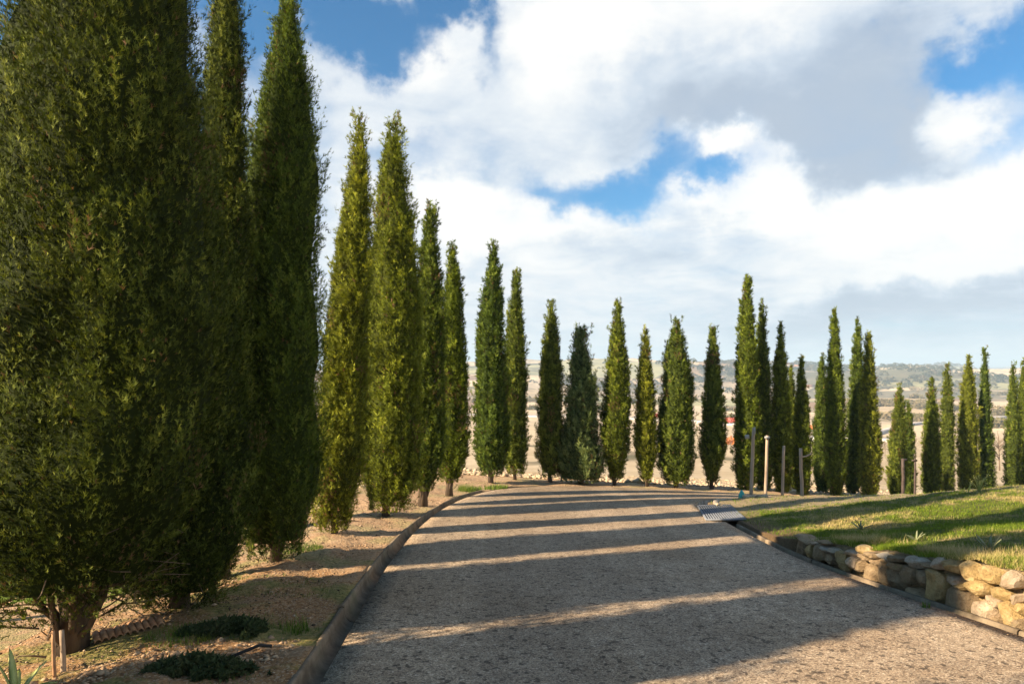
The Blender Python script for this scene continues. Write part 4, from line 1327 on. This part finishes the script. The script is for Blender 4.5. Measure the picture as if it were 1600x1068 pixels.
# agaves and sword leaves
def blade_leaf(base, a, length, width, up, curl, mat, root, thick=.006):
    n = 7
    t = np.linspace(0, 1, n)
    d = np.array([math.cos(a), math.sin(a)])
    r = length * t * math.cos(up) + curl * t ** 2 * length * .5
    z = length * t * math.sin(up) - curl * t ** 2.4 * length * .6
    c = np.stack([d[0] * r, d[1] * r, z], -1)
    w = width * np.sin(np.pi * np.clip(.18 + .82 * t, 0, 1)) ** .8 * .5
    sdv = np.array([-d[1], d[0], 0])
    V = []
    for i in range(n):
        V += [c[i] - sdv * w[i] + (0, 0, thick), c[i] + (0, 0, -thick * 1.2), c[i] + sdv * w[i] + (0, 0, thick), c[i] + (0, 0, thick * .2)]
    V = np.array(V)
    link('leaf', mesh_np('leaf', V + np.array(base), grid_faces(n, 4, True), True), mat, root)
def rosette(name, px, py, n, length, width, mat, label, x=None, y=None, up=(.5, 1.3), curl=.2):
    if x is None: x, y = bank_at(px, py)
    root = empty(name, (x, y, g1(x, y)))
    tag(root, label, 'plant')
    for i in range(n):
        blade_leaf((0, 0, -.01), i * 2.4 + random.uniform(-.3, .3), length * random.uniform(.7, 1.1), width, random.uniform(*up), curl * random.uniform(.3, 1.5), mat, root)
rosette('agave_plant', 1345, 827, 8, .17, .026, M['agave'], 'small pale striped agave on the turf, left of the other two')
rosette('agave_plant', 1432, 845, 7, .14, .022, M['agave'], 'small agave in the shaded turf, the middle one of three')
rosette('agave_plant', 1547, 860, 8, .19, .028, M['agave'], 'pale striped agave nearest the tallest part of the stone wall', up=(.7, 1.3))
x, y = ray(24, 1060)[0] * 4.25, 4.25
rosette('sword_leaf_plant', 0, 0, 8, .34, .045, M['iris'], 'yellow-green sword-leaved plant at the lower left corner', x=x, y=y, up=(.6, 1.35), curl=.5)

def flower_weed(px, py, label, stems=9, h=.34):
    x, y = bank_at(px, py)
    root = empty('wildflower', (x, y, g1(x, y)))
    tag(root, label, 'weed')
    m, f = MB(), MB()
    for i in range(stems):
        a = random.uniform(0, 6.28); r = random.uniform(.02, .16); hh = h * random.uniform(.5, 1)
        p = np.array([[0, 0, 0], [r * .5 * math.cos(a), r * .5 * math.sin(a), hh * .6], [r * math.cos(a), r * math.sin(a), hh]])
        m.tube(p, [.005, .004, .003], 4)
        for k in range(9):
            t = random.uniform(.45, 1); c = p[1] * (1 - t) + p[2] * t if t > .5 else p[1]
            V, Fc = icos(1, np.random.default_rng(i * 50 + k))
            f.add(V[0] * .017 + c + np.random.default_rng(k).normal(0, .012, 3), Fc)
    m.obj('stem', M['weed'].copy() if False else M['iris'], root); f.obj('flower_head', M['wildflower'], root)['kind'] = 'stuff'
flower_weed(1530, 768, 'yellow-headed tall weed on the lawn ridge')
flower_weed(1512, 772, 'lower yellowish weed just left of the tall flowering one', 6, .2)

# terracotta tile edging below the huge cypress
def build_tiles():
    A = np.array(bank_at(152, 1004)); B = np.array(bank_at(250, 978))
    root = empty('tile_edging', (A[0], A[1], 0)); 
    tag(root, 'row of half-round terracotta tiles edging the lower yard', 'tile edging')
    n = 10
    for i in range(n):
        p = A + (B - A) * i / (n - 1)
        z = g1(p[0], p[1]) + .02
        th = np.linspace(0, math.pi, 8)
        V = []
        tg = (B - A) / np.linalg.norm(B - A); nr = np.array([-tg[1], tg[0]])
        w = np.linalg.norm(B - A) / (n - 1) * .52
        for yy in (-.06, .16):
            for rr_ in (w, w * .8):
                for a in th:
                    c = p + tg * math.cos(a) * rr_ + nr * yy
                    V.append((c[0] - A[0], c[1] - A[1], z + math.sin(a) * rr_ * 1.05))
        V = np.array(V); m = 8
        f = []
        for k in range(m - 1):
            f += [(k, k + 1, m + k + 1, m + k), (2 * m + k, 3 * m + k, 3 * m + k + 1, 2 * m + k + 1), (k, 2 * m + k, 2 * m + k + 1, k + 1), (m + k, m + k + 1, 3 * m + k + 1, 3 * m + k)]
        link('roof_tile', mesh_np('roof_tile', V, np.array(f)), M['terracotta'], root)
    m = MB()
    z0 = g1(*A) + .02; z1 = g1(*B) + .02
    m.tube([(0, 0, z0 - .02), (B[0] - A[0], B[1] - A[1], z1 - .02)], [.02, .02], 6)
    m.tube([(0, 0, z0 - .09), (B[0] - A[0], B[1] - A[1], z1 - .09)], [.09, .09], 6)
    m.obj('bedding', M['mortar'], root)
build_tiles()

# ------------------------------------------------------------------ posts and stakes
def stake(name, px, ybot, ytop, d, rad, mat, label, cat='post', topx=None, sides=8):
    u, v = ray(px, ybot); ut, vt = ray(topx or px, ytop)
    x, y = u * d, d
    z = g1(x, y) - .05
    root = empty(name, (x, y, z)); tag(root, label, cat)
    m = MB()
    top = np.array([(ut - u) * d, 0, CZ + vt * d - z])
    zs = np.linspace(0, 1, 6)[:, None]
    p = top * zs; p[1:-1, 0] += np.random.default_rng(int(px)).normal(0, rad * .12, 4)
    m.tube(p, np.full(6, rad) * np.linspace(1.08, .95, 6), sides)
    m.obj('shaft', mat, root, True)
    return root, top
r_, t_ = stake('wooden_post', 1173, 771, 668, 15.4, .037, M['wood'], 'tallest pale wooden post, at the left end of the four posts', topx=1178)
m = MB(); m.box((-.07, -.02, t_[2] - .20), (.08, .07, .09)); m.obj('junction_box', M['greymetal'], r_)
m = MB(); m.box((t_[0] + .0, -.055, t_[2] - .06), (.03, .02, .16)); m.obj('cable_clip', M['greymetal'], r_)
r_, t_ = stake('wooden_post', 1196, 769, 680, 16.0, .034, M['wood'], 'greyish wooden post, second from the left of the four posts', topx=1199)
m = MB(); m.box((t_[0] - .02, -.05, t_[2] - .04), (.12, .03, .05)); m.obj('bracket', M['greymetal'], r_)
stake('wooden_post', 1222, 769, 696, 16.2, .032, M['wood'], 'shorter wooden post, third from the left of the four posts', topx=1225)
r_, t_ = stake('wooden_post', 1253, 770, 700, 15.8, .037, M['wood'], 'wooden post at the right end of the four, with a short side arm', topx=1251)
m = MB(); m.tube([(t_[0], 0, t_[2] - .20), (.12, 0, t_[2] - .18), (.24, .02, t_[2] - .12)], [.02, .018, .012], 6)
m.obj('side_arm', M['wood'], r_, True)
r_, t_ = stake('lamp_post', 1411, 768, 716, 17.5, .040, M['darkmetal'], 'dark brown lamp post with an arm pointing right', topx=1411, sides=6)
m = MB(); m.box((.055, 0, t_[2] - .03), (.11, .06, .04)); m.obj('lamp_arm', M['darkmetal'], r_)
r_, t_ = stake('lamp_post', 1429, 768, 716, 18.0, .026, M['darkmetal'], 'thinner dark lamp post with a small crossbar on top', topx=1430, sides=6)
m = MB(); m.box((.012, 0, t_[2] - .05), (.11, .05, .03)); m.obj('crossbar', M['darkmetal'], r_)
m = MB(); m.box((.065, 0, t_[2] - .05), (.03, .05, .05)); m.obj('lamp_head', M['darkmetal'], r_)
stake('metal_stake', 877, 754, 735, 20.0, .022, M['greymetal'], 'thin grey metal stake between the brownish and the conical cypress', 'stake')
stake('rusty_rebar', 85, 1075, 985, 4.55, .011, M['terracotta'], 'thin rusty ribbed rod standing before the huge cypress trunk', 'stake', topx=83)
stake('wooden_stake', 100, 1066, 984, 4.65, .016, M['wood'], 'pale round wooden stake before the huge cypress trunk', 'stake', topx=96)
x, y = ray(1159, 780)[0] * 15.2, 15.2
m = MB(); m.tube([(0, 0, -.02), (0, 0, .08), (.004, 0, .15), (.0, 0, .21)], [.075, .07, .05, .012], 10)
o = m.obj('plastic_cap', M['teal'], None, True); o.location = (x, y, g1(x, y)); tag(o, 'small turquoise plastic thing at the foot of the tallest wooden post', 'cap')
x0, y0 = bank_at(345, 1038)
m = MB(); m.tube([(0, 0, 0), (.10, .06, .03), (.20, .14, .05), (.26, .2, .02)], [.011] * 4, 8)
o = m.obj('irrigation_pipe', M['rubber'], None, True); o.location = (x0, y0, g1(x0, y0) + .02); tag(o, 'short black irrigation pipe poking out under the dark sprawling shrub', 'pipe')
# edging stones at the far edge of the lawn
def lawn_stones():
    for i, px in enumerate((1165, 1172, 1180, 1188, 1197)):
        x, y = ray(px, 775)[0] * 15.0, 15.0 + random.uniform(-.1, .1)
        o = link('edging_stone', stone_mesh(random.uniform(.10, .15), .09, .1, 900 + i, .3), M['stone_p'])
        o.location = (x, y, g1(x, y) + .02)
        tag(o, 'small pale edging stone ' + ['at the left end of the line of five', 'second from the left in the line at the lawn corner', 'in the middle of the line of five, beside the tallest post', 'fourth from the left in the line, right of the tallest post', 'at the right end of the line of five'][i], 'stone', 'pale edging stones in a line at the back of the lawn')
lawn_stones()

# ------------------------------------------------------------------ the valley
def at_row(px, py, dmin=60, dmax=4000):
    u, v = ray(px, py)
    d = np.exp(np.linspace(math.log(dmin), math.log(dmax), 5000))
    z = G(u * d, d)
    hit = z > CZ + v * d
    i = int(np.argmax(hit)) if hit.any() else len(d) - 1
    return u * d[i], d[i], float(z[i])
def strip_road(pts, width, label):
    P = np.array([at_row(*p)[:2] for p in pts])
    C = catmull(P, 3.0)
    N = normals(C, 1)
    X = np.stack([C + N * width / 2, C - N * width / 2], 1)
    z = G(X[..., 0], X[..., 1]).max(1) + .9
    V = np.concatenate([X, np.repeat(z[:, None], 2, 1)[..., None]], -1)
    lo = V.copy(); lo[..., 2] -= 2.0
    V = np.concatenate([lo[:, :1], V, lo[:, 1:]], 1).reshape(-1, 3)
    tag(link('country_road', mesh_np('country_road', V, grid_faces(len(C), 4)), M['tarmac']), kind='structure')
strip_road([(600, 646), (700, 648), (830, 651), (900, 652), (1000, 655), (1100, 660), (1180, 667), (1280, 678), (1400, 690)], 9, '')
strip_road([(1330, 690), (1440, 662), (1560, 653), (1640, 648)], 4, '')

def shrub_mesh(rad, h, seed, ntri=260, leaf=None):
    g = np.random.default_rng(seed)
    n = ntri
    leaf = leaf or rad * .34
    v = unit(g.standard_normal((n, 3))); v[:, 2] = np.abs(v[:, 2])
    lump = 1 + .3 * vnoise(v[:, 0] * 2 + seed, v[:, 1] * 2, v[:, 2] * 2, seed)
    C = v * (g.uniform(.45, 1, n) * lump)[:, None] * np.array([rad, rad, h])
    D = unit(v + g.normal(0, .6, (n, 3))); Sd = unit(np.cross(D, g.standard_normal((n, 3))))
    V = np.stack([C - Sd * leaf * .35, C + Sd * leaf * .35, C + D * leaf], 1).reshape(-1, 3)
    return mesh_np('foliage', V, np.arange(3 * n).reshape(-1, 3), False, {'tint': np.clip(g.random(n) * .9, 0, .92)})
def valley_shrub(px, py, rad, h, mat, label, group=None, name='shrub'):
    x, y, z = at_row(px, py)
    o = link(name, shrub_mesh(rad, h, int(px + py)), M[mat]); o.location = (x, y, z - .3)
    tag(o, label, 'shrub', group)
valley_shrub(1143, 694, 2.2, 3.2, 'autumn', 'orange autumn shrub left of the tallest far cypress')
valley_shrub(1271, 673, 2.2, 3.4, 'autumn', 'small orange shrub left of the dark short cypress')
valley_shrub(1273, 690, 3.2, 3.6, 'bush', 'dark round bush above the white van')
valley_shrub(1138, 642, 5.0, 3.5, 'bush', 'larger olive bush on the field between the dark lone cypress and the tallest one')
valley_shrub(1143, 654, 3.4, 2.6, 'bush', 'smaller olive bush just below the larger one')
valley_shrub(833, 640, 5.0, 4.0, 'bush', 'olive bush on the field left of the slim brownish cypress')
valley_shrub(938, 640, 5.5, 4.0, 'bush', 'olive bush on the field right of the conical cypress')
valley_shrub(1432, 622, 7.0, 4.5, 'bush', 'bush on the field above the lamp posts')

def scrub_line(pts, n, rad, label, mat='bush', spread=8.0, h=1.0):
    g = np.random.default_rng(n + int(pts[0][0]))
    P = np.array([at_row(*p)[:2] for p in pts]); C = catmull(P, 4.0)
    i = g.integers(0, len(C), n)
    xy = C[i] + g.normal(0, spread, (n, 2))
    z = G(xy[:, 0], xy[:, 1])
    k = 70
    v = unit(g.standard_normal((n, k, 3))); v[..., 2] = np.abs(v[..., 2])
    r = rad * g.uniform(.5, 1.3, (n, 1, 1))
    Cc = v * r * np.array([1, 1, h]) + np.concatenate([xy, z[:, None]], 1)[:, None]
    D = unit(v + g.normal(0, .6, v.shape)); Sd = unit(np.cross(D, g.standard_normal(v.shape)))
    lf = r * .45
    V = np.stack([Cc - Sd * lf * .4, Cc + Sd * lf * .4, Cc + D * lf], 2).reshape(-1, 3)
    T = np.repeat(np.clip(g.uniform(.1, .9, n)[:, None] + g.normal(0, .1, (n, k)), 0, .92).ravel(), 1)
    o = link('scrub', mesh_np('scrub', V, np.arange(len(V)).reshape(-1, 3), False, {'tint': T}), M[mat])
    tag(o, label, 'scrub', kind='stuff')
scrub_line([(1360, 635), (1400, 632), (1480, 640), (1600, 648)], 160, 3.6, 'olive and brown scrub hedge winding across the fields at the right')
scrub_line([(1370, 652), (1430, 655), (1500, 662), (1570, 668)], 120, 2.8, 'low brownish scrub line below the hedge at the right')
scrub_line([(1365, 612), (1420, 610), (1500, 612), (1600, 616)], 60, 3.6, 'band of scrubby trees along the stream at the right', spread=14)
scrub_line([(600, 628), (760, 630), (900, 626), (1000, 630), (1100, 627)], 110, 3.5, 'broken hedge along the field behind the middle cypresses')
scrub_line([(1400, 600), (1450, 592), (1500, 598), (1560, 590)], 90, 5.5, 'dark wood in the fold of the hills at the right', 'farwood', 30)
scrub_line([(1390, 577), (1420, 573), (1460, 572), (1490, 574)], 330, 5.5, 'dark wood along the right ridge', 'farwood', 50)
scrub_line([(1060, 573), (1150, 571), (1240, 572), (1330, 576)], 520, 5.5, 'wooded ridge far behind the tallest cypress', 'farwood', 60)
scrub_line([(830, 596), (900, 604), (980, 596), (1060, 608), (1130, 600)], 90, 5.0, 'dark scrub in the eroded gullies behind the middle trees', 'farwood', 40)

def bare_tree(px, py, h, label, n=26):
    x, y, z = at_row(px, py, 40, 300)
    root = empty('bare_tree', (x, y, z - .2)); tag(root, label, 'tree')
    g = np.random.default_rng(int(px))
    tk, br = MB(), MB()
    tk.tube([(0, 0, 0), (.05, 0, h * .3), (0, .05, h * .65), (.06, 0, h)], np.array([.02, .015, .010, .003]) * h, 6)
    for i in range(n):
        z0 = h * g.uniform(.25, .9); a = g.random() * 6.283; L = (h - z0) * .5 + h * .12
        p1 = np.array([math.cos(a) * L * .5, math.sin(a) * L * .5, z0 + L * .5]); p2 = np.array([math.cos(a) * L * .75, math.sin(a) * L * .75, z0 + L])
        br.tube([(0, 0, z0), p1, p2], np.array([.007, .004, .0015]) * h, 4)
        for k in range(3):
            b = a + g.normal(0, .9); q = p1 * (1 - k / 3) + p2 * k / 3
            br.tube([q, q + np.array([math.cos(b), math.sin(b), 1.1]) * L * .3], np.array([.003, .001]) * h, 3)
    tk.obj('trunk', M['twig'], root, True); b_ = br.obj('branch', M['twig'], root, True)
bare_tree(1562, 735, 8.0, 'leafless pale tree between the thin ragged cypress and the right edge')
bare_tree(1430, 712, 5.0, 'small leafless tree right of the smallest cypress')
bare_tree(1383, 712, 4.5, 'small leafless tree left of the small pointed cypress')
bare_tree(1497, 712, 6.0, 'small leafless tree behind the gap beside the thick square-topped cypress')

def vehicle(px, py, L, label, cab, box, name='lorry', rz_=0.0, H=3.0):
    x, y, z = at_row(px, py)
    root = empty(name, (x, y, z + .95)); root.rotation_euler = (0, 0, rz_); tag(root, label, name)
    m = MB(); m.box((0, 0, H * .55), (L * .72, 2.4, H * .75)); m.obj('cargo_body', box, root)
    m = MB(); m.box((L * .44, 0, H * .43), (L * .17, 2.3, H * .62)); m.box((L * .52, 0, H * .25), (L * .05, 2.2, H * .28)); m.obj('cab', cab, root)
    m = MB(); m.box((L * .53, 0, H * .56), (.06, 2.0, H * .24)); m.box((L * .44, -1.16, H * .56), (L * .1, .04, H * .22)); m.obj('window', M['glass'], root)
    for fx in (-.3, -.18, .42):
        for sy in (-1.05, 1.05):
            m = MB(); m.tube([(L * fx, sy - .12, .45), (L * fx, sy + .12, .45)], [.48, .48], 10); m.obj('wheel', M['rubber'], root)
vehicle(1152, 664, 16, 'long red lorry on the valley road left of the tallest cypress', M['red'], M['red'])
vehicle(1026, 656, 8, 'red lorry on the valley road behind the wide double cypress', M['red'], M['red'])
vehicle(1272, 697, 5.5, 'white van parked on the valley road beside the short light cypress', M['white'], M['white'], 'van', H=2.4)

def house(px, py, w, dp, h, label, nwin=3):
    x, y, z = at_row(px, py)
    root = empty('farmhouse', (x, y, z - .5)); tag(root, label, 'house')
    m = MB(); m.box((0, 0, h / 2), (w, dp, h)); m.obj('wall', M['plaster'], root)
    V = [(-w * .54, -dp * .56, h), (w * .54, -dp * .56, h), (w * .54, dp * .56, h), (-w * .54, dp * .56, h), (-w * .54, 0, h + dp * .25), (w * .54, 0, h + dp * .25)]
    m = MB(); m.add(np.array(V), np.array([(0, 1, 5), (0, 5, 4), (2, 3, 4), (2, 4, 5), (0, 4, 3), (1, 2, 5), (0, 3, 2), (0, 2, 1)])); m.obj('roof', M['roof'], root)
    for i in range(nwin):
        m = MB(); m.box(((i + .5) / nwin * w - w / 2, -dp / 2 - .02, h * .62), (w * .07, .08, h * .16)); m.obj('window', M['glass'], root)
house(1226, 575, 34, 14, 9, 'long farmhouse on the distant hill between the pointed and the short light cypress')
house(1246, 577, 22, 12, 8, 'small farmhouse on the distant hill right of the long one')
house(1262, 610, 26, 12, 7, 'lone house on the slope left of the short dark cypress')

# ------------------------------------------------------------------ air over the valley
def build_haze():
    x0, x1, y0, y1, z0, z1 = -9200, 9200, -9200, 9200, -420, 115
    V = [(x, y, z) for x in (x0, x1) for y in (y0, y1) for z in (z0, z1)]
    Fq = [(0, 1, 3, 2), (4, 6, 7, 5), (0, 4, 5, 1), (2, 3, 7, 6), (0, 2, 6, 4), (1, 5, 7, 3)]
    me = bpy.data.meshes.new('haze'); me.from_pydata(V, [], Fq); me.update()
    m = bpy.data.materials.new('haze'); m.use_nodes = True
    nt = m.node_tree
    for nd in list(nt.nodes):
        if nd.type == 'BSDF_PRINCIPLED': nt.nodes.remove(nd)
    v = nt.nodes.new('ShaderNodeVolumePrincipled')
    v.inputs['Color'].default_value = (.60, .80, 1.0, 1)
    v.inputs['Density'].default_value = .00030
    v.inputs['Anisotropy'].default_value = 0.0
    nt.links.new(v.outputs[0], [n for n in nt.nodes if n.type == 'OUTPUT_MATERIAL'][0].inputs['Volume'])
    me.materials.append(m)
    o = bpy.data.objects.new('haze', me); COL.objects.link(o); o['kind'] = 'stuff'
build_haze()
print('TRIS', sum(len(o.data.polygons) for o in S.objects if o.type == 'MESH'))
S.cycles.volume_bounces = 0
S.cycles.max_bounces = 6
S.cycles.diffuse_bounces = 3
S.cycles.transparent_max_bounces = 8
